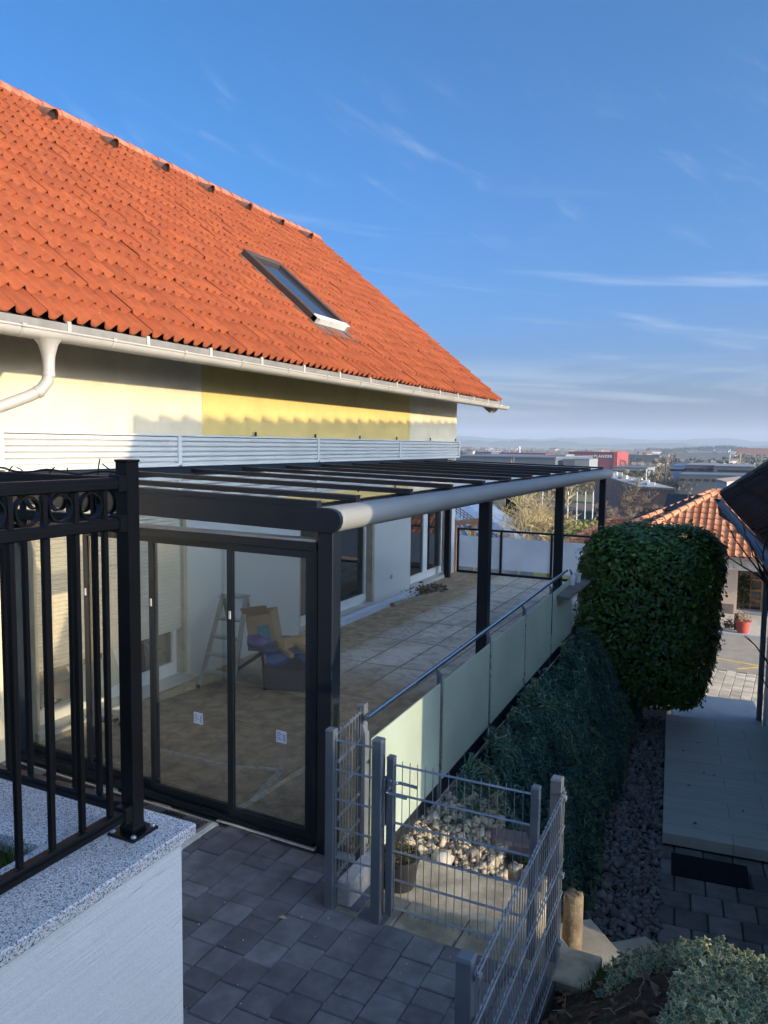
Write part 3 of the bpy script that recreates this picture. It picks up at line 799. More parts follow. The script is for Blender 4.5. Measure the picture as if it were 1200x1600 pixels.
# ================================================================== NEAR PAVING
paver_m = surf('dark_paver', (.125, .134, .148), .85, .26, 7, .6, 130, bdist=.004, dirt=.3, tone=True)
def pavers(name, mat, origin, ang, nx, ny, w, d, z, stagger=True, gap=.006, bev=.007, keep=None, seed=1, along='y', hjit=.0015):
    rs = np.random.RandomState(seed); mbv = MB(); tn = []
    ca, sa = math.cos(ang), math.sin(ang); U = np.array([ca, sa, 0]); Vv = np.array([-sa, ca, 0]); O = np.array([origin[0], origin[1], 0])
    for i in range(nx):
        for j in range(ny):
            if along == 'y': cx = (i + .5) * w; cy = (j + .5 + (.5 * (i % 2) if stagger else 0)) * d
            else: cx = (i + .5 + (.5 * (j % 2) if stagger else 0)) * w; cy = (j + .5) * d
            p = O + U * cx + Vv * cy
            if keep and not keep(p[0], p[1]): continue
            n0 = len(mbv.f)
            mbv.obox((p[0], p[1], z - .03 + rs.normal(0, hjit)), [U, Vv, np.array([0, 0, 1])], (w / 2 - gap / 2, d / 2 - gap / 2, .03), bev)
            tn += [rs.uniform(0, 1)] * (len(mbv.f) - n0)
    o = mbv.build(name, mat)
    a = o.data.attributes.new('tone', 'FLOAT', 'FACE'); a.data.foreach_set('value', np.array(tn, np.float32))
    return tag(o, kind='structure')
ZP = -.055
def keep_near(x, y):
    return y < 4.53 and x < -.88 and not (x < -1.50 and y < 1.9) and y < 3.98 + max(0, -1.9 - x) * 2.2 and y > -1.2
def mixed_pavers(name, mat, x0, nx, w, ya, yb, z, keep, seed):
    rs = np.random.RandomState(seed); q = MB(); tn = []
    for i in range(nx):
        y = ya - rs.uniform(0, .2); last = 0
        while y < yb:
            d = rs.choice([.132, .198, .198, .198, .264]); cy = y + d / 2; cx = x0 + (i + .5) * w; y += d
            if not keep(cx, cy): continue
            n0 = len(q.f); q.obox((cx + rs.normal(0, .0008), cy, z - .03 + rs.normal(0, .0018)), [np.array([1, rs.normal(0, .004), 0]), np.array([0, 1., 0]), np.array([0, rs.normal(0, .003), 1.])], (w / 2 - .0018, d / 2 - .002, .03), .006)
            tn += [rs.uniform(0, 1)] * (len(q.f) - n0)
    o = q.build(name, mat); at_ = o.data.attributes.new('tone', 'FLOAT', 'FACE'); at_.data.foreach_set('value', np.array(tn, np.float32)); return tag(o, kind='structure')
mixed_pavers('paving', paver_m, -6.05, 27, .198, -1.2, 4.60, ZP, keep_near, 4)
q = MB(); q.box(-6, -2.36, -1.5, 4.74, ZP - .2, ZP - .012).box(-2.359, -.85, -1.5, 3.99, ZP - .2, ZP - .012); tag(q.build('paving_bed', surf('joint_sand', (.05, .048, .044), .95, .3, 30)), kind='structure')
tag(MB().add([(-3.6, 4.54, ZP + .006), (-3.3, 4.525, ZP + .012), (-2.9, 4.515, ZP + .004), (-2.30, 4.50, ZP + .008), (-2.3, 4.60, ZP + .012), (-3.6, 4.66, ZP + .012)], [(0, 1, 2, 3, 4, 5)]).box(-3.605, -3.555, 1.95, 4.52, ZP - .02, ZP + .012, .004).build('mortar_edge', mortar), kind='structure')
# pale slabs just outside the gate
slab_m = surf('yellowish_slab', (.33, .285, .195), .92, .32, 6, .7, 50, dirt=.6)
q = MB()
xx = -2.25
while xx < -1.0:
    q.box(xx, xx + .395, 3.985, 4.30, ZP - .06, ZP - .002, .008); xx += .40
tag(q.build('slab_strip', slab_m), kind='structure')
# leaf litter, one dry leaf
q = MB(); p = at(441, 1436, z=ZP); q.add([p + (-.03, 0, .006), p + (0, -.012, .012), p + (.035, .005, .008), p + (0, .014, .016)], [(0, 1, 2, 3)])
tag(q.build('dry_leaf', surf('dry_leaf', (.42, .33, .20), .8)), 'small pale dry leaf lying on the dark pavers', 'leaf')
C = np.array([[rnd.uniform(-2.9, -1.2), rnd.uniform(2.2, 3.9), ZP + .003] for _ in range(90)])
V, F, T = stones(C, RS.uniform(.002, .006, 90), .4)
tag(fast_mesh('grit', V, F, surf('grit', (.5, .47, .42), .9)), kind='stuff')

# drain grates in front of the sliding doors
gm = surf('grate_black', (.022, .023, .025), .5, .2, 20, metal=.3)
def grate(x0, x1, y0, y1, label):
    t = thing('drain_grate', label, 'drain grate', ((x0 + x1) / 2, (y0 + y1) / 2, ZP), 'drain grates along the glass doors')
    MB().box(x0, x1, y0, y0 + .02, ZP - .05, ZP + .006).box(x0, x1, y1 - .02, y1, ZP - .05, ZP + .006).box(x0, x0 + .02, y0 + .02, y1 - .02, ZP - .05, ZP + .006).box(x1 - .02, x1, y0 + .02, y1 - .02, ZP - .05, ZP + .006).build('frame', surf('grate_frame', (.35, .35, .33), .6, .1, 10, metal=.4), t)
    g = MB(); n = int((x1 - x0 - .04) / .03)
    for k in range(n + 1):
        x = x0 + .02 + k * (x1 - x0 - .04) / n; g.box(x - .003, x + .003, y0 + .02, y1 - .02, ZP - .03, ZP + .004)
    for k in range(1, 8):
        y = y0 + .02 + k * (y1 - y0 - .04) / 8; g.box(x0 + .02, x1 - .02, y - .003, y + .003, ZP - .028, ZP + .002)
    g.build('grid', gm, t)
    MB().box(x0, x1, y0, y1, ZP - .06, ZP - .045).build('channel', rubber, t)
    t.rotation_euler.z = R(-2.0); t.location.y += .02 + .035 * (-3.6 - (x0 + x1) / 2)
grate(-4.72, -3.615, 4.29, 4.51, 'black drain grate at the foot of the sliding doors beside the wall corner')
grate(-5.92, -4.735, 4.29, 4.51, 'farther black drain grate near the house wall, seen between fence bars')

# ================================================================== RAISED BED: WALL, COPING, GRASS
ZC = 1.62
m, nt, out = newmat('rough_render'); b = NB(nt); v = b.pos()
sc = b.mapping(v, (9, 3.2, 62), (R(-14), 0, 0))
n1 = b.noise(1, 5, .7, sc, .3); n2 = b.noise(1.6, 4, .6, v)
c = b.mix(b.rng(n1, .3, .7), (.70, .705, .695), (.75, .752, .738)); c = b.mix(b.math('MULTIPLY', b.rng(n2, .45, .8), .3), c, (.56, .55, .52))
b.bsdf(out, c, .92, 0, b.bump(b.math('ADD', b.math('ADD', n1, b.math('MULTIPLY', b.rng(b.noise(1, 3, .7, b.mapping(v, (5, 1.6, 30), (R(-14), 0, 0))), .62, .70), -1.2)), b.math('MULTIPLY', b.noise(70, 4, .7, v), .6)), .5, .011), .2)
render_m = m
m, nt, out = newmat('speckled_granite'); b = NB(nt); v = b.pos()
vo = b.node('ShaderNodeTexVoronoi'); vo.inputs['Scale'].default_value = 330; b.l.new(v, vo.inputs['Vector'])
sepc = b.node('ShaderNodeSeparateColor'); b.l.new(vo.outputs['Color'], sepc.inputs[0])
c = b.mix(b.rng(sepc.outputs[0], 0, 1, 0, 1, False), (.33, .33, .34), (.82, .81, .80))
c = b.mix(b.rng(sepc.outputs[1], .80, .84), c, (.07, .07, .075))
c = b.mix(b.math('MULTIPLY', b.rng(b.noise(4, 4, .6, v), .55, .75), .35), c, (.28, .24, .20))
b.bsdf(out, c, .6, 0, b.bump(b.noise(160, 3, .6, v), .12, .002), .4)
gran = m
rw = thing('retaining_wall', 'rough white retaining wall with speckled granite coping around the raised lawn', 'wall', (-1.6, 1.8, 0))
MB().box(-1.85, -1.603, -6, 1.848, -.3, ZC - .04).box(-5.99, -1.85, 1.60, 1.848, -.3, ZC - .04).build('wall', render_m, rw)
ys = [-6, -4.6, -3.2, -1.8, -.35, 1.02, 1.89]
for a, b_ in zip(ys[:-1], ys[1:]):
    MB().box(-1.90, -1.574, a + .0015, b_ - .0015, ZC - .04, ZC, .004).build('coping_slab', gran, rw)
xs = [-5.99, -4.9, -3.7, -2.9, -1.903]
for a, b_ in zip(xs[:-1], xs[1:]):
    MB().box(a + .0015, b_ - .0015, 1.56, 1.89, ZC - .04, ZC, .004).build('coping_slab', gran, rw)
tag(MB().box(-5.99, -1.86, -6, 1.59, .5, ZC - .085).build('lawn_soil', soil), kind='structure')
n = 26000
gx = RS.uniform(-5.9, -1.9, n); gy = RS.uniform(-1.5, 1.56, n)
gx[:14000] = RS.uniform(-3.0, -1.905, 14000); gy[:14000] = RS.uniform(.5, 1.56, 14000)
hh = RS.uniform(.03, .095, n); an = RS.uniform(0, 6.28, n); ln = RS.uniform(0, .05, n)
B0 = np.stack([gx, gy, np.full(n, ZC - .087)], 1); w_ = np.stack([np.cos(an), np.sin(an), np.zeros(n)], 1) * .0028
tp = B0 + np.stack([np.cos(an + 1.4) * ln, np.sin(an + 1.4) * ln, hh], 1)
V = np.stack([B0 - w_, B0 + w_, tp], 1).reshape(-1, 3)
grass_m = leafmat('grass_blades', (.035, .075, .015), (.08, .13, .03), (.20, .17, .07), .6, .3)
tag(fast_mesh('lawn_grass', V, np.arange(3 * n).reshape(-1, 3), grass_m, tone=RS.uniform(0, 1, n)), 'green lawn grass growing in the raised bed', 'grass', kind='stuff')
q = MB(); 
for k in range(7):
    p = np.array([rnd.uniform(-2.35, -2.0), rnd.uniform(1.1, 1.5), ZC - .03]); a = rnd.uniform(0, 3.1); d = np.array([math.cos(a), math.sin(a), 0])
    q.add([p - d * .03, p + (.008, .01, .01), p + d * .03, p + (-.008, -.012, .012)], [(0, 1, 2, 3)])
tag(q.build('dry_leaf_litter', surf('litter', (.25, .15, .08), .8)), 'dry brown leaves lying in the lawn grass', 'leaves', kind='stuff')

# ------------------------------------------------------------------ black picket fence on the coping
def rail(mbx, p0, p1, w, h): mbx.beam(p0, p1, w, h, bev=.004)
ZR = [ZC + .075, 2.602, 2.722]
PX, PY = -1.713, 1.751
def fence_run(t, axis, s0, s1, first):
    U = np.array(axis, float); N = np.array([-U[1], U[0], 0]); Z = np.array([0, 0, 1.0])
    P = lambda s, z: np.array([PX, PY, 0]) + U * s + Z * z
    for nm, z, hh in (('bottom_rail', ZR[0], .036), ('middle_rail', ZR[1], .034), ('top_rail', ZR[2], .036)):
        q = MB(); q.beam(P(s0, z), P(s1, z), .034, hh, bev=.004); q.beam(P(s0, z), P(s1, z), .040, .008); ro = q.build(nm, blackp, t)
    s = first
    while s < s1 - .02:
        MB().obox(P(s, (ZR[0] + .0195 + ZR[2] - .02) / 2), [U, N, Z], (.008, .008, (ZR[2] - ZR[0] - .04) / 2), .001).build('picket', blackp, t)
        s += .106
    s = first - .053
    while s < s1 - .05:
        if s > s0 + .04: MB().ring(P(s, (ZR[1] + ZR[2]) / 2), U, Z, .0405, .0345, .008).build('ring', blackp, t, True, 40)
        s += .106
    # brackets at the post
    for z in ZR:
        q = MB().obox(P(s0 + .012, z), [U, N, Z], (.016, .023, .026), .003)
        for dz in (-.015, .015): q.tube([P(s0 + .014, z + dz) - N * .022, P(s0 + .014, z + dz) - N * .03], .005, 6)
        q.build('bracket', blackp, t)
nf = thing('picket_fence', 'black metal picket fence with ring frieze and corner post, nearest the camera', 'fence', (PX, PY, ZC))
MB().box(PX - .0245, PX + .0245, PY - .0245, PY + .0245, ZC + .012, 2.785, .002).build('post', blackp, nf)
MB().box(PX - .027, PX + .027, PY - .027, PY + .027, 2.785, 2.793, .002).build('post_cap', blackp, nf)
q = MB().box(PX - .055, PX + .055, PY - .055, PY + .055, ZC, ZC + .010, .002).box(PX - .03, PX + .03, PY - .03, PY + .03, ZC + .010, ZC + .03, .004)
bp = q.build('base_plate', blackp, nf)
for a in (-1, 1):
    for d in (-1, 1): MB().lathe((PX + a * .042, PY + d * .042, ZC + .010), [(.009, 0), (.009, .004), (.006, .008), (.003, .009)], 10).build('bolt', galv, bp)
fence_run(nf, (0, -1, 0), .0265, 3.2, .094)
bf = thing('picket_fence', 'black metal picket fence with ring frieze running back to the house wall', 'fence', (PX, PY, ZC))
fence_run(bf, (-1, 0, 0), .0265, 4.2, .14)
for s in (2.1, 4.2):
    MB().box(PX - s - .0245, PX - s + .0245, PY - .0245, PY + .0245, ZC, 2.785, .002).build('post', blackp, bf)
q = MB(); cab = MB()
pts = []
for k in range(26): pts.append((PX - .03 - k * .035, PY + .004 + .008 * math.sin(k * 1.3), ZR[2] + .026 + .006 * math.sin(k * .9)))
cab.tube(pts, .0035, 6)
for k, (s, dx, dz) in enumerate(((.06, -.03, .035), (.12, .02, .05), (.25, .01, .02), (.33, .035, .02), (.45, -.02, .015), (.52, .03, .018), (.66, -.02, .05), (.74, -.01, .06))):
    cab.tube([(PX - s, PY, ZR[2] + .02), (PX - s + dx * .4, PY - .004, ZR[2] + .02 + dz * .6), (PX - s + dx, PY - .01, ZR[2] + .02 + dz)], .0022, 5)
tag(cab.build('tied_cable', rubber), 'thin black cable fixed with cable ties along the back fence rail', 'cable')

# ================================================================== GATE AND WIRE FENCE
def wiremesh(P0, U, L, z0, z1, parent, rows=6, vstep=.05):
    U = np.asarray(U, float); N = np.array([-U[1], U[0], 0]); q = MB(); P0 = np.asarray(P0, float)
    n = int(round(L / vstep))
    for k in range(n + 1):
        s = min(max(k * L / n, .004), L - .004)
        a = P0 + U * s; q.tube([(a[0], a[1], z0), (a[0], a[1], z1)], .0026, 6)
    for r_ in range(rows):
        z = z0 + .03 + r_ * (z1 - z0 - .06) / (rows - 1)
        for sg in (-1, 1):
            a = P0 + N * .0062 * sg; e = a + U * L
            q.tube([(a[0], a[1], z), (e[0], e[1], z)], .0038, 6)
    return q.build('wire_mesh', galv, parent)
def fpost(x, y, z0, z1, w, parent, mat=None, cap=True):
    MB().box(x - w / 2, x + w / 2, y - w / 2, y + w / 2, z0, z1, .003).build('post', mat or postgrey, parent)
    if cap:
        q = MB(); h = w / 2 + .002
        q.add([(x - h, y - h, z1), (x + h, y - h, z1), (x + h, y + h, z1), (x - h, y + h, z1), (x - h * .8, y - h * .8, z1 + .012), (x + h * .8, y - h * .8, z1 + .012), (x + h * .8, y + h * .8, z1 + .012), (x - h * .8, y + h * .8, z1 + .012)],
              [(0, 1, 5, 4), (1, 2, 6, 5), (2, 3, 7, 6), (3, 0, 4, 7), (4, 5, 6, 7)])
        q.build('post_cap', postgrey, parent)
wf = thing('wire_fence', 'short corner of grey wire fence between terrace column and gate', 'fence', (-2.29, 4.0, ZP))
fpost(-2.282, 4.01, ZP - .1, 1.085, .058, wf); fpost(-2.345, 4.54, ZP - .1, 1.07, .058, wf)
d = np.array([-.063, .53, 0]); Ld = np.linalg.norm(d)
wiremesh((-2.286, 4.045, 0), d / Ld, Ld - .06, .06, 1.06, wf)
wiremesh((-2.25, 4.005, 0), (1, 0, 0), .27, .06, 1.06, wf, 6, .09)
tag(MB().box(-2.262, -2.16, 4.05, 4.52, ZP - .1, .10, .01).build('stone_block', kerbm), 'pale granite kerb block under the corner wire fence', 'stone block')
gt = thing('garden_gate', 'grey wire garden gate with steel lever handle opening to the stone steps', 'gate', (-1.9, 4.02, ZP))
fpost(-1.952, 4.0, ZP - .1, 1.085, .062, gt)
MB().box(-1.918, -1.906, 3.985, 4.035, .56, .86).build('strike_plate', postgrey, gt)
fpost(-1.875, 4.02, .0, .985, .045, gt); fpost(-1.00, 4.02, .0, .985, .045, gt)
wiremesh((-1.852, 4.02, 0), (1, 0, 0), .83, .02, .975, gt)
q = MB()
for sg in (-1, 1):
    yb = 4.02 + sg * .024
    q.tube([(-1.875, yb, .80), (-1.875, yb + sg * .035, .80), (-1.868, yb + sg * .05, .80), (-1.85, yb + sg * .055, .80), (-1.74, yb + sg * .055, .795)], .0095, 10)
    q.box(-1.889, -1.861, yb - .003, yb + .003, .68, .86, .002)
q.build('handle', steel, gt, True)
rf = thing('wire_fence', 'grey wire fence panel with two posts to the right of the gate', 'fence', (-.9, 3.3, ZP))
fpost(-.915, 4.15, -.35, 1.00, .062, rf); fpost(-.875, 2.55, -.2, .965, .062, rf)
dd = np.array([.047, -1.63, 0]); Ld = np.linalg.norm(dd)
wiremesh((-.872, 4.15, 0), dd / Ld, Ld, -.06, .965, rf, 6)
for (x, y) in ((-.872, 4.15), (-.829, 2.56)):
    for z in (.05, .45, .90): MB().box(x - .012, x + .012, y - .018, y + .018, z - .012, z + .012, .002).build('fence_clamp', galv, rf)

# ================================================================== ROCK BED AND STEPS BEHIND THE GATE
tag(MB().add([(RX(4.3), 4.30, -.22), (-1.35, 4.30, -.26), (-.8, 4.3, -.4), (-.8, 5.0, -.6), (-1.25, 5.4, -.45), (-1.5, 6.4, -.55), (RX(6.6), 6.6, -.24)], [(0, 1, 2, 3, 4, 5, 6)]).build('rock_bed', surf('bed_soil', (.15, .115, .075), .95, .35, 7, .8, 40, bdist=.02)), kind='structure')
C = []
while len(C) < 2300:
    x = rnd.uniform(-2.30, -1.42); y = rnd.uniform(4.62, 6.5)
    if x > -1.62 + (5.2 - y) * .35 + .12: continue
    if y < 4.75 and x < -1.7: continue
    C.append((x, y, -.13 - .10 * (x + 2.3) - .03 * (y - 4.6) + rnd.uniform(-.02, .045)))
C = np.array(C); sz = np.clip(RS.lognormal(-4.0, .48, len(C)), .008, .055)
V, F, T = shards(C, sz * 1.05)
rock_m = surf('pale_rubble', (.40, .34, .25), .9, .25, 9, .4, 70, dirt=.35, tone=True)
tag(fast_mesh('rubble_stones', V, F, rock_m, tone=T), 'pale broken stones filling the bed beside the terrace wall', 'stones', kind='stuff')
p = at(690, 1338, z=-.10); V, F, T = stones(np.array([[p[0], p[1], -.13]]), np.array([.115]), .5, False, np.random.RandomState(5))
tag(fast_mesh('boulder', V, F, surf('white_boulder', (.46, .43, .37), .9, .12, 8, .4, 50)), 'largest pale boulder among the rubble behind the gate', 'boulder')
p = at(797, 1300, z=-.12)
q = MB(); q.obox((p[0], p[1], -.20), [np.array([.9, .38, -.1]), np.array([-.38, .9, .05]), np.array([.1, -.02, 1])], (.15, .11, .05), .02)
tag(q.build('stone_slab', surf('brown_slab', (.15, .115, .105), .8, .2, 8, .4, 60)), 'dark brownish stone slab tilted at the juniper edge', 'stone slab')
# concrete palisades: one row curving down beside the steps
pal_m = surf('palisade_concrete', (.34, .31, .25), .92, .3, 5, .8, 40, dirt=.4, bdist=.012)
def palisade(x, y, r_, z0, z1, label):
    q = MB(); n = 14; vs = []
    for j, (rr, z) in enumerate(((r_, z0), (r_, z1 - .03), (r_ * .93, z1 - .008), (r_ * .75, z1))):
        for k in range(n):
            t = 6.2832 * k / n; vs.append((x + rr * math.cos(t) * (1 + .02 * math.sin(3 * k)), y + rr * math.sin(t), z + .01 * math.sin(k * 1.7) * (j > 0)))
    fs = [(j * n + k, j * n + (k + 1) % n, (j + 1) * n + (k + 1) % n, (j + 1) * n + k) for j in range(3) for k in range(n)] + [tuple(3 * n + k for k in range(n))]
    q.add(vs, fs); return tag(q.build('palisade', pal_m, None, True, 50), label, 'palisade', 'concrete palisades edging the rock bed')
wd_m = surf('old_timber', (.17, .125, .075), .9, .3, 9, .6, 50)
a = at(700, 1392, z=-.2); b2_ = at(778, 1345, z=-.2)
q = MB(); q.beam((a[0], a[1], -.27), (b2_[0], b2_[1], -.25), .085, .20, bev=.03)
tag(q.build('edging_stone', pal_m), 'long worn concrete edging stone holding back the rubble', 'edging stone')
pl = [((805, 1372), .055, 'squat palisade beside the dark brown slab'), ((826, 1380), .055, 'palisade between squat one and the fence post'), ((848, 1392), .05, 'palisade directly behind the grey fence post')]
for (uv, r_, lb_) in pl:
    p = at(uv[0], uv[1], z=-.28); palisade(p[0], p[1], r_, -.9, -.18, lb_)
p = at(894, 1462, z=-.40)
o_ = palisade(p[0], p[1], .066, -1.3, -.10, 'thick weathered palisade post beside the sunlit step'); o_.data.materials.clear(); o_.data.materials.append(surf('weathered_post', (.20, .155, .10), .92, .35, 9, .9, 40, bdist=.012, dirt=.5))
# steps going down beyond the fence
st = thing('garden_steps', 'worn concrete garden steps descending beside the wire fence', 'steps', (-.9, 4.8, -.3))
EN = np.array([.76, .65, 0]); EE = np.array([.65, -.76, 0])
p1_ = at(882, 1468, z=-.30); p2_ = at(943, 1456, z=-.48); run = max(.26, float((p2_ - p1_) @ EN))
for k in range(7):
    z = -.30 - .18 * k; c_ = p1_ + EN * (run * k - run / 2 - .02); c_[2] = z - .10
    MB().obox(c_ + EE * (-.05 + .03 * k), [EN, EE, np.array([0, 0, 1.])], (run / 2 + .02, .40, .10), .014).build('step', concr, st)
tag(MB().box(-2.28, -1.10, 4.31, 4.84, -.4, -.092, .015).build('landing', surf('stained_concrete', (.36, .32, .24), .93, .35, 6, .8, 45, dirt=.65)), kind='structure')
# plastic pot
pt = thing('plant_pot', 'black plastic plant pot with dry plant behind the gate', 'plant pot', (-1.90, 4.52, -.09))
MB().lathe((-2.02, 4.47, -.09), [(.105, 0), (.135, .19), (.143, .19), (.143, .212), (.13, .212), (.125, .18)], 24).build('pot', surf('pot_plastic', (.022, .022, .024), .45, .1), pt, True)
MB().lathe((-2.02, 4.47, .075), [(.125, 0), (.06, .02)], 16).build('soil', soil, pt)
n = 500; C = np.stack([-2.02 + RS.normal(0, .055, n), 4.47 + RS.normal(0, .055, n), .11 + np.abs(RS.normal(0, .05, n))], 1)
V, F = leaves(C, np.tile([0, 0, 1.0], (n, 1)), .028, .4, .9)
fast_mesh('foliage', V, F, leafmat('pot_leaves', (.06, .055, .025), (.13, .11, .045)), pt, tone=np.repeat(RS.uniform(0, 1, n), 2))
# small leafy plant at the edge of the junipers
def sprig_plant(c, n, rad, h, mat, label, size=.03, name='shrub', cat='plant', group=None, stems=7):
    t = thing(name, label, cat, c, group)
    q = MB()
    for k in range(stems):
        a = rnd.uniform(0, 6.28); r_ = rnd.uniform(.3, .9) * rad
        q.tube([c, (c[0] + math.cos(a) * r_ * .5, c[1] + math.sin(a) * r_ * .5, c[2] + h * .55), (c[0] + math.cos(a) * r_, c[1] + math.sin(a) * r_, c[2] + h * rnd.uniform(.75, 1))], [.006, .004, .002], 5)
    q.build('stems', wd_m, t)
    C = np.stack([c[0] + RS.normal(0, rad * .5, n), c[1] + RS.normal(0, rad * .5, n), c[2] + RS.uniform(.15, 1, n) * h], 1)
    V, F = leaves(C, np.tile([0, 0, 1.0], (n, 1)), size, .5, .7)
    fast_mesh('foliage', V, F, mat, t, tone=np.repeat(RS.uniform(0, 1, n), 2)); return t
lm_euo = leafmat('variegated_shrub', (.07, .10, .025), (.22, .25, .08), (.45, .44, .22))
p = at(755, 1280, z=-.25); sprig_plant((p[0], p[1], -.38), 420, .17, .26, lm_euo, 'small yellow green variegated shrub in front of the junipers', .035)
p = at(822, 1330, z=-.25); sprig_plant((p[0], p[1], -.45), 160, .10, .2, lm_euo, 'tiny leafy plant beside the dark brown stone slab', .04)

# ================================================================== BANK WITH IVY IN FRONT
def bank_z(x, y):
    x = np.asarray(x, float); y = np.asarray(y, float)
    z = np.interp(y, [-14, 0, 1, 2, 3, 3.7, 4.2, 4.55, 5.1, 5.7], [1.3, 1.25, 1.2, 1.0, .66, .40, .20, -.12, -1.0, -1.75])
    z = z - np.clip(-.15 - x, 0, .85) * np.interp(y, [0, 2, 3, 4, 5], [.2, .55, .72, .66, .3])
    return z + (fbm(x * 5, y * 5, 4, 3) - .47) * .09
nx, ny = 120, 200
X, Y = np.meshgrid(np.concatenate([np.linspace(-.86, 1.2, 90), np.linspace(1.3, 9, 30)]), np.concatenate([np.linspace(-12, 1.8, 40), np.linspace(1.85, 6.0, 160)]))
Zb = bank_z(X, Y); Vb = np.stack([X, Y, Zb], 2).reshape(-1, 3); w_ = X.shape[1]; h_ = X.shape[0]
ii = (np.arange(h_ - 1)[:, None] * w_ + np.arange(w_ - 1)[None]).ravel()
m, nt, out = newmat('bank_soil'); b = NB(nt); v = b.pos()
n1 = b.noise(9, 6, .7, v, .4); n2 = b.noise(45, 5, .7, v)
c = b.mix(b.rng(n1, .35, .7), (.030, .022, .015), (.085, .062, .042)); c = b.mix(b.math('MULTIPLY', b.rng(n2, .58, .72), .6), c, (.15, .125, .09))
b.bsdf(out, c, .95, 0, b.bump(b.math('ADD', n2, n1), .9, .02), .2)
tag(fast_mesh('garden_bank', Vb, np.stack([ii, ii + 1, ii + 1 + w_, ii + w_], 1), m, smooth=True), kind='structure')
# clods, twigs and dead leaves
C = np.stack([RS.uniform(-.85, .2, 420), RS.uniform(2.4, 4.4, 420)], 1); C = np.column_stack([C, bank_z(C[:, 0], C[:, 1]) + .002])
V, F, T = stones(C, np.clip(RS.lognormal(-4.4, .5, 420), .004, .035), .6)
tag(fast_mesh('clods', V, F, surf('clod', (.09, .07, .05), .95, .3, 20, .5, tone=True), tone=T), kind='stuff')
q = MB()
for k in range(46):
    x, y = rnd.uniform(-.84, .1), rnd.uniform(2.6, 4.3); z = float(bank_z(x, y)) + .012; a = rnd.uniform(0, 3.14); L = rnd.uniform(.03, .13)
    q.tube([(x, y, z), (x + math.cos(a) * L * .5, y + math.sin(a) * L * .5, z + .012), (x + math.cos(a + .3) * L, y + math.sin(a + .3) * L, z)], [.003, .0025, .0015], 5)
tag(q.build('twigs', surf('twig', (.24, .18, .11), .85, .3, 20)), 'dry twigs scattered on the dark soil bank', 'twigs', kind='stuff')
n = 170; C = np.stack([RS.uniform(-.84, .3, n), RS.uniform(2.5, 4.4, n)], 1); C = np.column_stack([C, bank_z(C[:, 0], C[:, 1]) + .018])
V, F = leaves(C, np.tile([0, 0, 1.0], (n, 1)), .06, .55, .5, .5)
tag(fast_mesh('dead_leaves', V, F, leafmat('dead_leaf', (.085, .042, .024), (.20, .11, .06), (.30, .2, .12), .7, .1), tone=np.repeat(RS.uniform(0, 1, n), 2)), 'dead brown leaves on the soil among the ivy', 'leaves', kind='stuff')
# variegated ivy
def ivy(C, N, size, rs=RS, jit=.36):
    n = len(C); out_ = np.array([(0, 0), (.16, -.42), (.5, -.45), (.34, -.1), (.62, .18), (.26, .22), (0, .72)]) 
    pr = np.concatenate([out_, (out_ * [-1, 1])[1:6][::-1]]); k = len(pr)
    N = N + rs.normal(0, jit, (n, 3)); N /= np.linalg.norm(N, axis=1)[:, None]
    a = np.cross(N, rs.normal(0, 1, (n, 3))); a /= np.linalg.norm(a, axis=1)[:, None]; b_ = np.cross(N, a)
    s = (size * rs.uniform(.55, 1.3, n))[:, None, None]
    P = C[:, None, :] + (pr[None, :, 0:1] * a[:, None, :] + pr[None, :, 1:2] * b_[:, None, :]) * s - N[:, None, :] * s * (np.abs(pr[None, :, 0:1]) * .25)
    ctr = C[:, None, :] + b_[:, None, :] * s * .05
    inner = ctr + (P - ctr) * .62 + N[:, None, :] * s * .015
    V = np.concatenate([ctr, inner, P], 1); m_ = 1 + 2 * k
    j = np.arange(k); j1 = (j + 1) % k
    f1 = np.stack([np.zeros(k, int), 1 + j, 1 + j1], 1); f2 = np.stack([1 + j, 1 + k + j, 1 + k + j1], 1); f3 = np.stack([1 + j, 1 + k + j1, 1 + j1], 1)
    f = np.concatenate([f1, f2, f3]); F = (f[None] + (np.arange(n) * m_)[:, None, None]).reshape(-1, 3)
    rim = np.concatenate([np.zeros((n, 1)), np.zeros((n, k)) + .15, np.ones((n, k))], 1).ravel()
    tone = np.repeat(rs.uniform(0, 1, n), len(f))
    return V.reshape(-1, 3), F, rim, tone
m, nt, out = newmat('ivy_leaf'); b = NB(nt)
t = b.attr('tone'); rim = b.attr('rim')
g_ = b.mix(t, (.028, .060, .022), (.085, .13, .045)); cr = b.mix(t, (.17, .19, .08), (.38, .36, .20))
c = b.mix(b.rng(b.math('ADD', rim, b.math('MULTIPLY', b.noise(120, 2, .5, b.pos()), .5)), .55, .9), g_, cr)
b.bsdf(out, c, .42, 0, None, .5); ivy_m = m
C = []
while len(C) < 5400:
    x = rnd.uniform(-.75, 1.1); y = rnd.uniform(2.2, 4.9)
    d = ((x - .20) / .88) ** 2 + ((y - 3.65) / .95) ** 2
    e = fbm(np.array([x * 3.1]), np.array([y * 3.1]), 3, 9)[0]
    if d < .55 + e * 1.0 and not (x < -.22 and y < 3.62 + e * .35): C.append((x, y, 0))
C = np.array(C); C[:, 2] = bank_z(C[:, 0], C[:, 1]) + .008 + np.abs(RS.normal(0, .03, len(C))) * (.4 + 1.5 * fbm(C[:, 0] * 4, C[:, 1] * 4, 3, 5))
V, F, rimv, T = ivy(C, np.tile([.0, -.35, .85], (len(C), 1)), .037)
tag(fast_mesh('ivy', V, F, ivy_m, tone=T, fattr=rimv), 'variegated ivy creeping over the bank in front', 'ivy', kind='stuff')
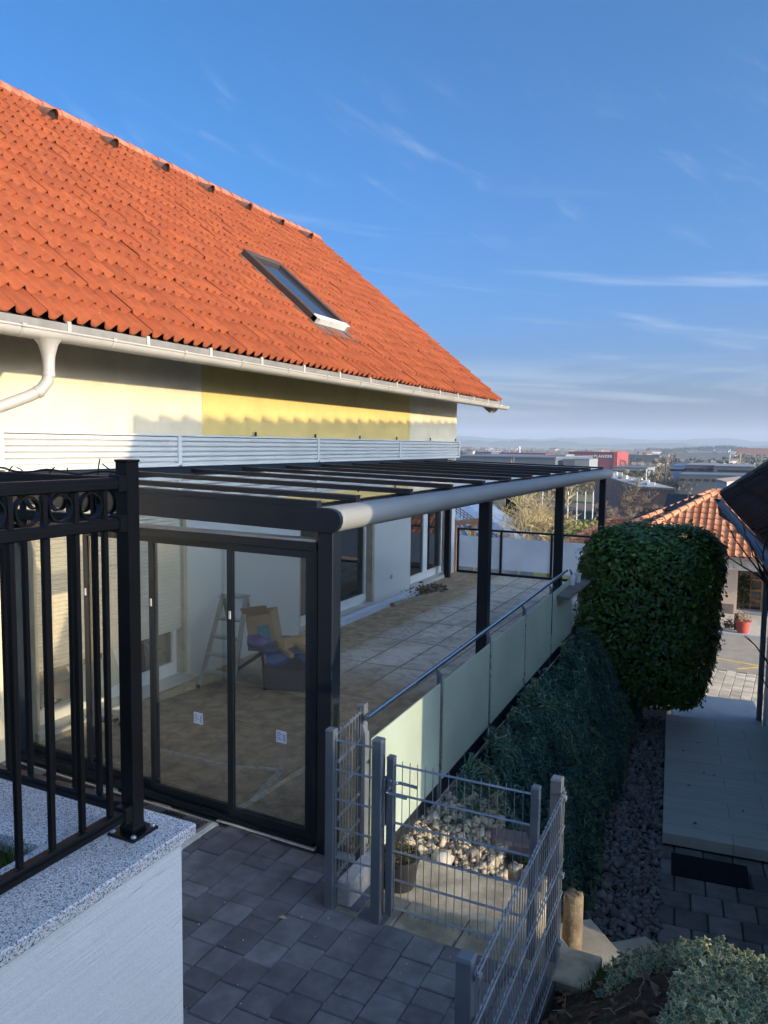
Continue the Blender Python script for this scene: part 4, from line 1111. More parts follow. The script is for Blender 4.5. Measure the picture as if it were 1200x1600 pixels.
# grass tuft near the steps
n = 1500; a = RS.uniform(0, 6.28, n); B0 = np.stack([RS.normal(-.62, .10, n), RS.normal(4.15, .12, n), np.zeros(n)], 1); B0[:, 2] = bank_z(B0[:, 0], B0[:, 1]) - .005
tp = B0 + np.stack([np.cos(a) * .03, np.sin(a) * .03, RS.uniform(.02, .07, n)], 1); w_ = np.stack([np.sin(a), -np.cos(a), np.zeros(n)], 1) * .003
tag(fast_mesh('grass_tuft', np.stack([B0 - w_, B0 + w_, tp], 1).reshape(-1, 3), np.arange(3 * n).reshape(-1, 3), grass_m, tone=RS.uniform(0, 1, n)), 'mossy grass tuft at the foot of the steps', 'grass', kind='stuff')

# ================================================================== JUNIPER BANK
def jl(x, y):
    n1 = fbm(x * 2.3, y * 2.0, 2, 21); n2 = fbm(x * 6.5, y * 6.0, 2, 23)
    return .42 + 1.0 * ((1 - np.abs(2 * n1 / .75 - 1)) - .66) + .36 * ((1 - np.abs(2 * n2 / .75 - 1)) - .6)
def jz(x, y): 
    t = np.clip((x - RX(y)) / 1.05, 0, 1)
    return -.20 - 1.30 * t ** 1.9
tag(MB().add([(RX(y) - .02, y, -.33) for y in (5.6, 14.5)][::1] + [(-1.62, 14.5, -1.75), (-1.40, 5.6, -1.75)], [(0, 1, 2, 3)]).build('bank_slope', soil), kind='structure')
n = 90000
y = RS.uniform(5.55, 13.2, n); t = RS.uniform(0, 1, n) ** .8; wd = np.interp(y, [5.5, 6.0, 7, 9, 13], [.6, .95, 1.08, 1.02, .95]) + (fbm(y * 1.2, y * 0, 3, 4) - .45) * .30
x = RX(y) + .15 + t * wd * .90
lump = jl(x, y); lump2 = fbm(x * 6, y * 5, 3, 22)
top = jz(RX(y) + t * 1.05, y) + (lump - .42) * .55 + .08 * lump2 + np.where(t > .85, -(t - .85) * 1.2, 0)
zz_ = top - np.abs(RS.normal(0, .06, n)) + (RS.uniform(0, 1, n) > .93) * RS.uniform(0, .10, n)
C = np.stack([x, y, zz_], 1)
N = np.tile([.55, -.25, .75], (n, 1))
V, F = leaves(C, N, .105, .17, .8, .4)
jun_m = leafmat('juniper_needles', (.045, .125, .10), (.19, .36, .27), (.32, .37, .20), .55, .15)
tone = np.clip(.15 + 1.1 * (lump - .2) + RS.normal(0, .2, n), 0, 1)  # clump tops painted lighter and hollows darker, like highlights and shade
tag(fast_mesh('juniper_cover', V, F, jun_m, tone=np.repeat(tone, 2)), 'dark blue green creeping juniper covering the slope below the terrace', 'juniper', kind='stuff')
# under-mass so the slope never shows bare soil through it
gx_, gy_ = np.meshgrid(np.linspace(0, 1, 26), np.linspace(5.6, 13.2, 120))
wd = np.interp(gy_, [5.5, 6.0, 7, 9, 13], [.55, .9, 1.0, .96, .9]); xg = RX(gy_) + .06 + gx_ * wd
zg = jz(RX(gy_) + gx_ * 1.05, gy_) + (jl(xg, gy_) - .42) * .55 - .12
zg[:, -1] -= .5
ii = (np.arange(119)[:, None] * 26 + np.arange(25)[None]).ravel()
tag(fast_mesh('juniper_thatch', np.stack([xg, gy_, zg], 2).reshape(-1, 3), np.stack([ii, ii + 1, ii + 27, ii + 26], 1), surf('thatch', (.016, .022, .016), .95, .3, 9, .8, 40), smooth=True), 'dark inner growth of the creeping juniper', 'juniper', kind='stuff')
# ivy trailing through the junipers
n = 750; y = RS.uniform(5.8, 12.2, n); t = np.clip(RS.normal(.84, .10, n) + .12 * np.sin(y * 1.1), .15, 1.0); t[:130] = RS.uniform(.1, .8, 130)
wd = np.interp(y, [5.5, 6.0, 7, 9, 13], [.6, .95, 1.08, 1.02, .95]); x = RX(y) + .1 + t * wd
C = np.stack([x, y, jz(RX(y) + t * 1.05, y) + (jl(x, y) - .42) * .55 + .05], 1)
V, F, rimv, T = ivy(C, np.tile([.5, -.5, .7], (n, 1)), .042)
ivd = surf('ivy_green', (.10, .15, .055), .5, .3, 20, 0, tone=True)
tag(fast_mesh('trailing_ivy', V, F, ivd, tone=T, fattr=rimv), 'ivy trailing along the lower edge of the junipers', 'ivy', kind='stuff')
# bare canes in the juniper
q = MB(); c0 = at(790, 1130, z=-.35)
for (u, v_, yy_) in ((757, 1000, .0), (762, 1040, .1), (780, 1035, .1), (792, 1048, .15), (808, 1010, .2), (818, 1060, .2), (835, 1075, .25), (760, 1085, -.1)):
    e = at(u, v_, y=c0[1] + yy_); mid = (c0 + e) / 2 + np.array([rnd.uniform(-.04, .04), 0, .02]); q.tube([c0 + np.array([rnd.uniform(-.05, .05), 0, 0]), mid, e], [.006, .004, .0025], 5)
tag(q.build('bare_shrub', surf('cane', (.085, .062, .045), .8)), 'bare brown canes standing out of the junipers', 'shrub')

# ================================================================== CLIPPED LAUREL HEDGE
def box_shell(c, h, n, rs, rnd_=.35, taper=.0):
    """points and normals over a rounded box surface"""
    A = [h[1] * h[2], h[1] * h[2], h[0] * h[2], h[0] * h[2], h[0] * h[1]]
    k = rs.choice(5, n, p=np.array(A) / sum(A)); P = rs.uniform(-1, 1, (n, 3))
    for q, (ax, sg) in enumerate(((0, -1), (0, 1), (1, -1), (1, 1), (2, 1))): P[k == q, ax] = sg
    P = P * h
    Q = np.clip(P, -(h - rnd_), h - rnd_); D = P - Q; L = np.linalg.norm(D, axis=1)[:, None] + 1e-6; N = D / L
    P = Q + N * rnd_
    if taper: P[:, :2] *= (1 - taper * np.clip(-P[:, 2:3] / h[2], 0, 1) ** 2)
    return P + c, N
def hedge(name, label, c, h, n, size, mat, rs, core, taper=.22, rnd_=.38, group=None):
    t = thing(name, label, 'hedge', (c[0], c[1], c[2] - h[2]), group); c = np.array(c); h = np.array(h)
    P, N = box_shell(c, h, n, rs, rnd_, taper)
    lump = fbm(P[:, 0] * 2.2 + P[:, 2] * 1.7, P[:, 1] * 2.2 - P[:, 2] * 1.1, 3, 31)
    P = P + N * ((lump - .45) * .34 - np.abs(rs.normal(0, .045, n)) + (rs.uniform(0, 1, n) > .985) * .09)[:, None] + rs.normal(0, .02, (n, 3))
    V, F = leaves(P, N + np.array([0, 0, .45]), size, .48, .42, .22, rs)
    fast_mesh('foliage', V, F, mat, t, tone=np.repeat(np.clip(rs.beta(2, 2.2, n) , 0, 1), 2))
    q = MB(); hs_ = h - .24
    n1 = 14; vs = []; lv = [(-1, .72), (-.5, .9), (0, 1), (.6, 1), (.9, .93), (1, .75)]
    for (zz, sc_) in lv:
        for k in range(n1 * 2):
            a = 6.2832 * k / (n1 * 2); ca_, sa_ = math.cos(a), math.sin(a); e = .28
            vs.append((c[0] + hs_[0] * sc_ * math.copysign(abs(ca_) ** e, ca_), c[1] + hs_[1] * sc_ * math.copysign(abs(sa_) ** e, sa_), c[2] + hs_[2] * zz))
    m_ = n1 * 2
    q.add(vs, [(j * m_ + k, j * m_ + (k + 1) % m_, (j + 1) * m_ + (k + 1) % m_, (j + 1) * m_ + k) for j in range(len(lv) - 1) for k in range(m_)] + [tuple((len(lv) - 1) * m_ + k for k in range(m_))])
    q.build('inner_growth', core, t); return t
laurel_m = leafmat('laurel_leaf', (.034, .092, .013), (.13, .26, .04), (.24, .34, .06), .27, .22, .6)
core_m = surf('hedge_core', (.010, .014, .007), .95, .3, 9)
hedge('laurel_hedge', 'big box-shaped dark green laurel hedge at the end of the terrace', (-1.46, 12.95, .12), (1.05, 1.15, 1.46), 30000, .092, laurel_m, np.random.RandomState(3), core_m, .34, .60)

# ================================================================== SHELF AND CUPS AT THE END OF THE RAIL
sh = MB(); sx0, sx1 = RX(11) + .0, RX(11) + .27
sh.box(sx0, sx1, 10.42, 11.95, .755, .80, .004)
tag(sh.build('shelf_board', surf('grey_wood', (.17, .155, .135), .8, .2, 6, .3, 40)), 'grey wooden shelf board fixed outside the terrace rail', 'shelf')
for k, (dx, dy, lb_) in enumerate(((.10, 11.36, 'white plastic cup on the grey shelf, nearer the camera'), (.13, 11.62, 'white plastic cup on the grey shelf, closer to the hedge'))):
    q = MB().lathe((sx0 + dx, dy, .80), [(.040, 0), (.052, .13), (.055, .13), (.055, .14), (.049, .14), (.038, .01)], 18)
    tag(q.build('plastic_cup', surf('cup_white', (.78, .78, .75), .4), None, True), lb_, 'cup', 'white cups on the shelf')
# ================================================================== THINGS ON THE TERRACE
alu = surf('ladder_aluminium', (.40, .41, .42), .32, .1, 6, .02, 60, metal=.85)
ld_ = thing('step_ladder', 'aluminium step ladder standing behind the sliding glass doors', 'ladder', (-5.45, 6.95, 0))
fl, fr_ = np.array([-5.711, 6.916, 0]), np.array([-5.225, 6.891, 0]); tl, tr = np.array([-5.40, 7.22, 1.16]), np.array([-5.08, 7.22, 1.16])
tl = at(349, 928, y=7.20); tr = at(385, 930, y=7.18)
for p, q_ in ((fl, tl), (fr_, tr)): MB().beam(p, q_, .028, .055, (1, 0, 0), .004).build('side_rail', alu, ld_)
for k in range(5):
    f_ = (.18, .365, .55, .74, .985)[k]; a = fl + (tl - fl) * f_; b2_ = fr_ + (tr - fr_) * f_
    MB().beam(a, b2_, .10 if k < 4 else .17, .024, (0, 0, 1), .003).build('step', alu, ld_)
back = np.array([.0, .62, 0])
for p, q_ in ((fl, tl), (fr_, tr)):
    e = np.array([p[0] * .6 + q_[0] * .4, q_[1] + .42, 0]); MB().beam(q_ - (0, 0, .03), e, .022, .04, (1, 0, 0)).build('rear_leg', alu, ld_)
for p in (fl, fr_): MB().obox(p + (0, 0, .018), np.eye(3), (.024, .034, .018), .004).build('rubber_foot', rubber, ld_)

tt = thing('work_table', 'low dark folding trestle table carrying boxes behind the glass', 'table', (-4.85, 7.45, 0))
T0 = at(405, 1012, z=.50); T1 = at(482, 1016, z=.50)
tdx = np.array([T1[0] - T0[0], T1[1] - T0[1], 0]); TL = np.linalg.norm(tdx); tdx /= TL; tdy = np.array([-tdx[1], tdx[0], 0]); Tc = (T0 + T1) / 2 + tdy * .28
MB().obox((Tc[0], Tc[1], .485), [tdx, tdy, np.array([0, 0, 1.])], (TL / 2 + .12, .33, .015), .003).build('table_top', surf('table_grey', (.10, .10, .11), .6), tt)
for sg in (-1, 1):
    for sd2 in (-1, 1):
        a = Tc + tdx * sg * TL * .45 + tdy * sd2 * .26; MB().tube([(a[0], a[1], .47), (a[0] - tdx[0] * sg * .03, a[1] - tdx[1] * sg * .03, 0)], .014, 8).build('leg', rubber, tt)
# blue tarp hanging over the table edge
q = MB(); nA, nB = 16, 7; vs = []
for i in range(nA):
    for j in range(nB):
        s = i / (nA - 1); t_ = j / (nB - 1)
        p = T0 + (T1 - T0) * (s * .98 + .12) - tdy * (.06 + .05 * math.sin(9 * s + j)) + tdy * (.30 if j == 0 else 0) * 1
        z = .512 if j == 0 else .515 - .17 * t_ * (0.9 + .2 * math.sin(7 * s))
        vs.append((p[0] + .012 * math.sin(5 * s + 3 * t_), p[1] + .02 * math.sin(14 * s + 2 * t_), z + .03 * math.sin(11 * s) * t_))
q.add(vs, [(i * nB + j, i * nB + j + 1, (i + 1) * nB + j + 1, (i + 1) * nB + j) for i in range(nA - 1) for j in range(nB - 1)])
tag(q.build('tarp', surf('blue_tarp', (.03, .11, .36), .45, .3, 12, .3, 40), None, True, 60), 'crumpled blue tarp hanging over the low trestle table', 'tarp')
cr_ = Tc - tdy * .05
q = MB().obox((cr_[0], cr_[1], .13), [tdx, tdy, np.array([0, 0, 1.])], (TL / 2 - .05, .22, .125), .012).obox((cr_[0], cr_[1], .262), [tdx, tdy, np.array([0, 0, 1.])], (TL / 2 - .03, .24, .006))
tag(q.build('tool_case', surf('case_dark', (.045, .042, .045), .6, .2, 8)), 'dark flat tool case stored on the floor under the work table', 'tool case')
# open cardboard box tipped back on the table
bx = thing('cardboard_box', 'tilted cardboard box with turquoise print beside the ladder', 'box', tuple(at(425, 1000, z=.52)))
bc = at(412, 978, z=.71); ax = np.array([tdx * .985 + np.array([0, 0, .17]), tdy, np.array([-tdx[0] * .17, -tdx[1] * .17, .985])])
q = MB(); th_ = .004; hx, hy, hz = .155, .14, .18
q.obox(bc - ax[1] * hy, ax, (hx, th_, hz)).obox(bc + ax[1] * hy, ax, (hx, th_, hz)).obox(bc - ax[0] * hx, ax, (th_, hy - .006, hz)).obox(bc + ax[0] * hx, ax, (th_, hy - .006, hz)).obox(bc - ax[2] * hz, ax, (hx - .006, hy - .006, th_))
q.obox(bc + ax[2] * (hz + .04) - ax[1] * (hy + .06), [ax[0], ax[1] * .7 - ax[2] * .7, ax[1] * .7 + ax[2] * .7], (hx, .09, .003))
q.build('box_body', card, bx)
MB().obox(bc - ax[1] * (hy + .006) + ax[0] * .04 - ax[2] * .05, ax, (.075, .0012, .085)).build('print', surf('turquoise_print', (.06, .22, .26), .7, .3, 20), bx)
# crumpled bag and rags beside the box
q = MB(); bgc = at(402, 1003, z=.56); vv_, ff_ = ico2(); rsb = np.random.RandomState(31)
q.add([bgc + p * (1 + .28 * math.sin(7 * p[0] + 5 * p[1]) * rsb.uniform(.4, 1)) * np.array([.16, .13, .085]) for p in vv_], [tuple(f) for f in ff_])
tag(q.build('plastic_bag', surf('violet_bag', (.10, .07, .22), .45, .4, 14, .4, 40), None, True, 70), 'crumpled dark violet bag on the table left of the cardboard box', 'bag')
q = MB(); rgc = at(396, 1022, z=.03)
q.add([np.array([rgc[0] + .25, rgc[1] + .2, .035]) + p * (1 + .35 * rsb.uniform(-1, 1)) * np.array([.20, .13, .035]) for p in vv_], [tuple(f) for f in ff_])
tag(q.build('dust_sheet', surf('pale_rag', (.48, .47, .45), .8, .2, 12, .4, 40), None, True, 70), 'pale crumpled dust sheet on the floor under the table', 'sheet')
for k, (u, v_, L, w_, lb_) in enumerate(((452, 1004, .30, .10, 'short sawn timber block on the blue tarp, nearest the box'), (462, 1003, .34, .13, 'open yellow carton lying on the blue tarp'), (478, 998, .30, .12, 'yellow timber piece on the tarp, nearest the corner column'))):
    p = at(u, v_, z=.56); q = MB(); q.obox((p[0], p[1], .565), [np.array([.55, .83, .06]), np.array([-.83, .55, 0]), np.array([-.03, -.05, 1])], (L / 2, w_ / 2, .045), .004)
    tag(q.build('timber_block', surf('yellow_wood', (.50, .33, .12), .7, .2, 9, .2, 50) if k else wood), lb_, 'timber')
q = MB(); a = at(372, 1046, z=.05); b2_ = at(424, 1010, z=.47); q.beam(a, b2_, .035, .035); tag(q.build('metal_bar', rubber), 'black bar leaning against the low trestle table', 'bar')
for k, (u, v_, w2) in enumerate(((446, 1016, .05), (470, 1012, .06))):
    p = at(u, v_, z=.54); q = MB(); q.obox((p[0], p[1], .53 + .02 * k), [np.array([.75, -.66, .05]), np.array([.66, .75, 0]), np.array([-.04, .03, 1])], (.26, w2 / 2, .02), .003)
    tag(q.build('timber_batten', card if k else wood), ('thin brown batten across the tarp beside the box', 'second thin batten on the tarp, nearer the corner column')[k], 'timber')
# red clamping pole by the corner
p0 = at(480, 1092, z=0); pp = thing('clamping_pole', 'red clamping pole with cord just inside the corner column', 'pole', tuple(p0))
e0 = at(486, 1042, y=p0[1] + .05); e1 = at(490, 972, y=p0[1] + .08)
MB().tube([e0, e1], .022, 10).build('grip', surf('red_orange', (.48, .07, .03), .5, .25, 20), pp)
MB().tube([p0, (p0 + e0) / 2 + (0.01, 0, 0), e0], .007, 6).tube([e1, e1 + (0, 0, .05)], .03, 8).build('cord', surf('pale_cord', (.45, .40, .34), .7), pp)
# glass suction lifter on the floor at the left
p = at(158, 1112, z=.0); p = np.array([p[0] + .35, p[1] - .25, 0]); p = at(158, 1118, z=.03); p[0] = max(p[0], -5.7); p[2] = 0
sl_ = thing('suction_lifter', 'black suction lifter with metal handle lying by the shutter window', 'tool', tuple(p))
for dx in (-.12, .12): MB().lathe((p[0] + dx, p[1], 0), [(.085, 0), (.085, .02), (.04, .035), (.03, .06)], 18).build('suction_cup', rubber, sl_, True)
MB().tube([(p[0] - .12, p[1], .06), (p[0] - .10, p[1], .11), (p[0] + .10, p[1], .11), (p[0] + .12, p[1], .06)], .014, 8).box(p[0] - .2, p[0] + .05, p[1] + .11, p[1] + .17, .0, .05, .006).build('handle_bar', galv, sl_)
# translucent sheet hanging under the shutter
q = MB(); nA, nB = 14, 8; vs = []
for i in range(nA):
    for j in range(nB):
        s = i / (nA - 1); t_ = j / (nB - 1)
        vs.append((-5.93 + .035 * math.sin(11 * s + 2 * t_) + .12 * t_, 5.22 + .62 * s, .66 - .34 * t_ - .05 * math.sin(4 * s)))
q.add(vs, [(i * nB + j, i * nB + j + 1, (i + 1) * nB + j + 1, (i + 1) * nB + j) for i in range(nA - 1) for j in range(nB - 1)])
tag(q.build('plastic_sheet', frostmat('greenish_sheet', (.46, .48, .34), .4), None, True, 60), 'greenish plastic sheet hanging below the half closed roller shutter', 'sheet')
# timber, metal profile and rubble on the open terrace
q = MB(); a = at(613, 945, z=.03); b2_ = at(687, 927, z=.03); q.beam((a[0], a[1], .032), (b2_[0], b2_[1], .032), .10, .06, bev=.004)
tag(q.build('timber_plank', surf('pale_plank', (.30, .25, .17), .8, .15, 5, .2, 40)), 'pale wooden plank lying on the terrace floor', 'plank')
q = MB(); q.box(-5.80, -5.70, 9.2, 13.35, .002, .05).box(-5.80, -5.79, 9.2, 13.35, .05, .10)
tag(q.build('metal_profile', surf('bluish_profile', (.50, .54, .60), .35, .05, 3, 0)), 'long pale metal profile lying along the house wall', 'metal profile')
q = MB(); q.box(-5.97, -5.84, 9.2, 13.4, .001, .012); tag(q.build('wall_joint_strip', surf('dark_strip', (.05, .05, .055), .7)), kind='structure')  # near-black flat strip along the foot of the house wall
C = np.stack([RS.normal(-5.62, .13, 150), RS.normal(13.75, .28, 150), np.abs(RS.normal(.02, .03, 150))], 1); V, F, T = stones(C, RS.uniform(.015, .06, 150), .5)
tag(fast_mesh('debris_pile', V, F, surf('debris', (.15, .125, .09), .95, .4, 20, .5, tone=True), tone=T), 'small heap of rubble and weeds by the far balcony door', 'debris', kind='stuff')
n = 260; C = np.stack([RS.normal(-5.7, .13, n), RS.normal(13.5, .35, n), np.abs(RS.normal(.05, .03, n))], 1); V, F = leaves(C, np.tile([0, 0, 1.], (n, 1)), .06, .14, 1.0)
tag(fast_mesh('weeds', V, F, leafmat('dry_weed', (.12, .11, .04), (.25, .22, .10)), tone=np.repeat(RS.uniform(0, 1, n), 2)), 'dry weeds growing from the rubble heap', 'weeds', kind='stuff')

# ================================================================== NEIGHBOUR PLOT (turned 5.3 degrees)
NA = R(5.3); NU = np.array([math.cos(NA), math.sin(NA), 0]); NV = np.array([-math.sin(NA), math.cos(NA), 0]); NZ = np.array([0, 0, 1.])
Q0 = np.array([-.76, 8.93, 0])
def nw(u, v, z=0.0): return Q0 + NU * u + NV * v + NZ * z
def nbox(q, u0, u1, v0, v1, z0, z1, bev=0): return q.obox(nw((u0 + u1) / 2, (v0 + v1) / 2, (z0 + z1) / 2), [NU, NV, NZ], ((u1 - u0) / 2, (v1 - v0) / 2, (z1 - z0) / 2), bev)
ZY = -1.63
yard_pav = surf('old_paver', (.27, .225, .185), .9, .2, 5, .6, 90, bdist=.004, dirt=.4, tone=True)
def ny_keep(x, y): 
    d = np.array([x, y, 0]) - Q0; return True
pavers('yard_paving', yard_pav, nw(-.17, -4.6)[:2], NA, 10, 15, .30, .305, ZY, True, .012, .012, None, 8, along='x', hjit=.003)
tag(nbox(MB(), -1.5, 12, -6, 4.2, ZY - .5, ZY - .02).build('yard_bed', surf('yard_joint', (.03, .028, .024), .95)), kind='structure')
# tiled terrace of the neighbour
m, nt, out = newmat('wood_look_tile'); b = NB(nt); v = b.pos()
mp = b.mapping(v, (1, 1, 1), (0, 0, -NA))
br = b.node('ShaderNodeTexBrick'); b.l.new(mp, br.inputs['Vector']); br.offset = .33; br.inputs['Scale'].default_value = 1; br.inputs['Brick Width'].default_value = 1.2; br.inputs['Row Height'].default_value = .40
br.inputs['Mortar Size'].default_value = .0035; b.setin(br, 'Color1', (.80, .71, .58)); b.setin(br, 'Color2', (.72, .64, .53)); b.setin(br, 'Mortar', (.24, .22, .20))
st_ = b.noise(1, 5, .65, b.mapping(mp, (2.2, 26, 1)), .6)
c = b.mix(b.math('MULTIPLY', b.rng(st_, .35, .7), .5), br.outputs[0], (.54, .49, .43)); c = b.mix(b.math('MULTIPLY', b.rng(b.noise(1.5, 5, .6, v), .55, .8), .3), c, (.40, .37, .33))
b.bsdf(out, c, .55, 0, b.bump(b.math('MULTIPLY', br.outputs[1], -1), .4, .004), .4)
q = MB(); nbox(q, 0, 3.2, 0, 4.15, ZY + .0, -1.50, .004)
nt_ = tag(q.build('tiled_terrace', m), 'grey wood-look tiled terrace slab of the neighbouring house', 'terrace'); nt_['kind'] = 'structure'
q = MB(); nbox(q, .10, .86, -.66, -.20, ZY + .002, ZY + .016, .003)
for k in range(30): nbox(q, .12 + k * .0245, .132 + k * .0245, -.64, -.22, ZY + .016, ZY + .020)
tag(q.build('doormat', surf('mat_black', (.014, .014, .015), .95, .3, 60, .5, 200)), 'black ribbed doormat in front of the tiled terrace', 'doormat')
q = MB()
for (u, v_) in ((.25, 2.6), (.45, 3.0), (.30, 1.4), (.5, 1.9), (.62, 1.86), (.35, .35), (.9, .9)):
    p = nw(u, v_, -1.497); a = rnd.uniform(0, 3); d = np.array([math.cos(a), math.sin(a), 0]) * .03
    q.add([p - d, p + np.array([d[1], -d[0], 0]) * .5 + NZ * .006, p + d, p - np.array([d[1], -d[0], 0]) * .5 + NZ * .01], [(0, 1, 2, 3)])
tag(q.build('fallen_leaves', rubber), 'small dark fallen leaves on the tiled terrace', 'leaves', kind='stuff')
# pebble strip
tag(MB().add([nw(-1.6, -4.5, ZY - .06), nw(.02, -4.5, ZY - .06), nw(.02, 5, ZY - .06), nw(-1.6, 5, ZY - .06)], [(0, 1, 2, 3)]).build('pebble_bed', soil), kind='structure')
C = []
for k in range(4600):
    v_ = rnd.uniform(-3.6, 4.3); u = rnd.uniform(-.85, -.02); C.append(nw(u, v_, ZY - .03 + rnd.uniform(-.01, .05) + max(0, -u - .55) * .25))
V, F, T = shards(np.array(C), np.clip(RS.lognormal(-3.40, .3, len(C)), .018, .060))
tag(fast_mesh('pebbles', V, F, surf('grey_pebble', (.33, .265, .225), .85, .25, 9, .3, 60, dirt=.2, tone=True), tone=T), 'grey and reddish cobbles in the strip beside the tiled terrace', 'pebbles', kind='stuff')
# neighbour house
nh = thing('neighbour_house', 'neighbouring grey house with dark tiled roof cut off by the right edge', 'house', tuple(nw(6.3, 0, -3)))
TANP = .7536; EU, EZ, RU = .75, 2.0, 6.02; V0, V1 = -4.95, 5.95
zn = lambda u: EZ + (u - EU) * TANP
q = MB(); nbox(q, 1.55, 11.1, -4.2, 5.25, -3.4, zn(1.55) - .22)
for vv in (-4.2, 5.05):
    q.add([nw(1.55, vv, zn(1.55) - .22), nw(RU, vv, zn(RU) - .22), nw(11.1, vv, zn(1.55) - .22), nw(1.55, vv + .2, zn(1.55) - .22), nw(RU, vv + .2, zn(RU) - .22), nw(11.1, vv + .2, zn(1.55) - .22)], [(0, 1, 2), (5, 4, 3), (0, 3, 4, 1), (1, 4, 5, 2)])
q.build('wall', surf('neighbour_render', (.58, .575, .56), .9, .06, 2, .3, 80), nh)
m, nt, out = newmat('dark_tile'); b = NB(nt)
c = b.mix(b.attr('tone'), (.016, .013, .012), (.030, .024, .021)); c = b.mix(b.math('MULTIPLY', b.rng(b.noise(20, 4, .7, b.pos()), .62, .75), .4), c, (.07, .06, .05))
b.bsdf(out, c, .75, 0, None, .3); dark_tile = m
RL = (RU - EU) / math.cos(math.atan(TANP)); ES = NU * math.cos(math.atan(TANP)) + NZ * math.sin(math.atan(TANP))
tile_sheet(nw(EU, V0, EZ), NV, ES, V1 - V0, RL, .15, .03, .335, .03, dark_tile, nh, 'roof', 8, 9, .30)
q = MB(); nn = np.cross(NV, ES); nn = -nn if nn[2] < 0 else nn
q.add([nw(EU, V0, EZ) - nn * .02, nw(EU, V1, EZ) - nn * .02, nw(RU, V1, zn(RU)) - nn * .02, nw(RU, V0, zn(RU)) - nn * .02, nw(EU, V0, EZ) - nn * .16, nw(EU, V1, EZ) - nn * .16, nw(RU, V1, zn(RU)) - nn * .16, nw(RU, V0, zn(RU)) - nn * .16], [(0, 1, 2, 3), (7, 6, 5, 4), (0, 4, 5, 1), (1, 5, 6, 2), (3, 7, 4, 0)])
q.add([nw(RU, V0, zn(RU)), nw(RU, V1, zn(RU)), nw(2 * RU - EU, V1, EZ), nw(2 * RU - EU, V0, EZ)], [(0, 1, 2, 3)])
q.build('roof_deck', surf('dark_deck', (.06, .055, .05), .8), nh)
q = MB(); vv = V0
while vv < V1 - .1:
    n1 = 8; vs = []
    for (dv, sc_) in ((0, 1.12), (.42, .55)):
        for k in range(n1):
            t_ = math.pi * k / (n1 - 1); p = nw(RU + math.cos(t_) * .15 * sc_, vv + dv, zn(RU) - .03 + math.sin(t_) * .17 * sc_); vs.append(p)
    q.add(vs, [(k, k + 1, n1 + k + 1, n1 + k) for k in range(n1 - 1)] + [tuple(range(n1)), tuple(range(2 * n1 - 1, n1 - 1, -1))]); vv += .40
q.build('ridge_cap', dark_tile, nh)
q = MB(); pr = [( .06 * math.cos(math.pi + math.pi * k / 8), .06 * math.sin(math.pi + math.pi * k / 8)) for k in range(9)]
vs = []
for vv in (V0, V1): vs += [nw(EU - .05 + a, vv, EZ - .05 + c_) for a, c_ in pr] + [nw(EU - .05 + a * .9, vv, EZ - .05 + c_ * .9) for a, c_ in pr[::-1]]
q.add(vs, [(k, (k + 1) % 18, 18 + (k + 1) % 18, 18 + k) for k in range(18)] + [tuple(range(9)), tuple(range(18, 27))])
q.build('gutter', surf('zinc_gutter', (.10, .115, .13), .5, .1, 4, 0, metal=.2), nh)
MB().beam(nw(EU + .02, V1 + .01, EZ + .02), nw(RU, V1 + .01, zn(RU) + .02), .05, .16, nn).build('verge_board', surf('verge_zinc', (.12, .125, .13), .6), nh)
MB().tube([nw(EU - .05, 5.1, EZ - .1), nw(EU - .03, 5.1, EZ - .25), nw(1.46, 5.1, EZ - .75), nw(1.48, 5.1, -3.0)], .045, 10).build('downpipe', surf('zinc_pipe', (.24, .26, .28), .45, .1, 4, 0, metal=.4), nh, True)
# low retaining step behind the tiled terrace
q = MB(); nbox(q, .10, 1.5, 4.55, 6.15, -3.3, -1.72, .01); tag(q.build('pale_landing', surf('pale_step', (.50, .50, .49), .85, .08, 3, .2, 60)), kind='structure')
q = MB(); nbox(q, .10, .36, 4.16, 4.54, -3.3, -1.66, .01); nbox(q, .37, 3.2, 4.16, 4.54, -3.3, -1.78, .01); tag(q.build('terrace_kerb', concr_lt), kind='structure')
# bare shrub reaching into view from the right
q = MB(); B0 = np.array([.42, 7.2, -1.6]); tw_ = surf('dark_bark', (.03, .024, .02), .85)
def P7(u, v_, dy=0): return at(u, v_, y=7.2 + dy)
tips = [[(1196, 905), (1170, 872), (1148, 842), (1134, 815)], [(1192, 905), (1178, 860), (1164, 835), (1158, 805)], [(1194, 900), (1192, 865), (1197, 842), (1199, 812)], [(1186, 900), (1160, 885), (1140, 872), (1124, 850)], [(1206, 1045), (1180, 1008), (1163, 994)], [(1206, 1080), (1194, 1066), (1187, 1053)], [(1204, 905), (1188, 880), (1176, 868), (1172, 845)]]
trunk = P7(1204, 960); q.tube([B0, (B0 + trunk) / 2 + (.03, 0, 0), trunk, P7(1198, 912)], [.03, .024, .018, .012], 7)
for i, tp_ in enumerate(tips):
    pts = [P7(u, v_, .06 * j * (1 if i % 2 else -1)) for j, (u, v_) in enumerate(tp_)]
    if i == 4 or i == 5: pts = [np.array([.42, 7.2, -.6])] + pts
    else: pts = [P7(1198, 912)] + pts
    n1 = len(pts); q.tube(pts, [.011 * (1 - .72 * k / (n1 - 1)) for k in range(n1)], 6)
    for k in range(1, n1 - 1):
        e = pts[k] + np.array([rnd.uniform(-.08, .05), rnd.uniform(-.05, .05), rnd.uniform(.04, .12)]); q.tube([pts[k], e], [.005, .0022], 5)
tag(q.build('bare_bush', tw_), 'dark leafless branches reaching in from the right edge', 'bush')

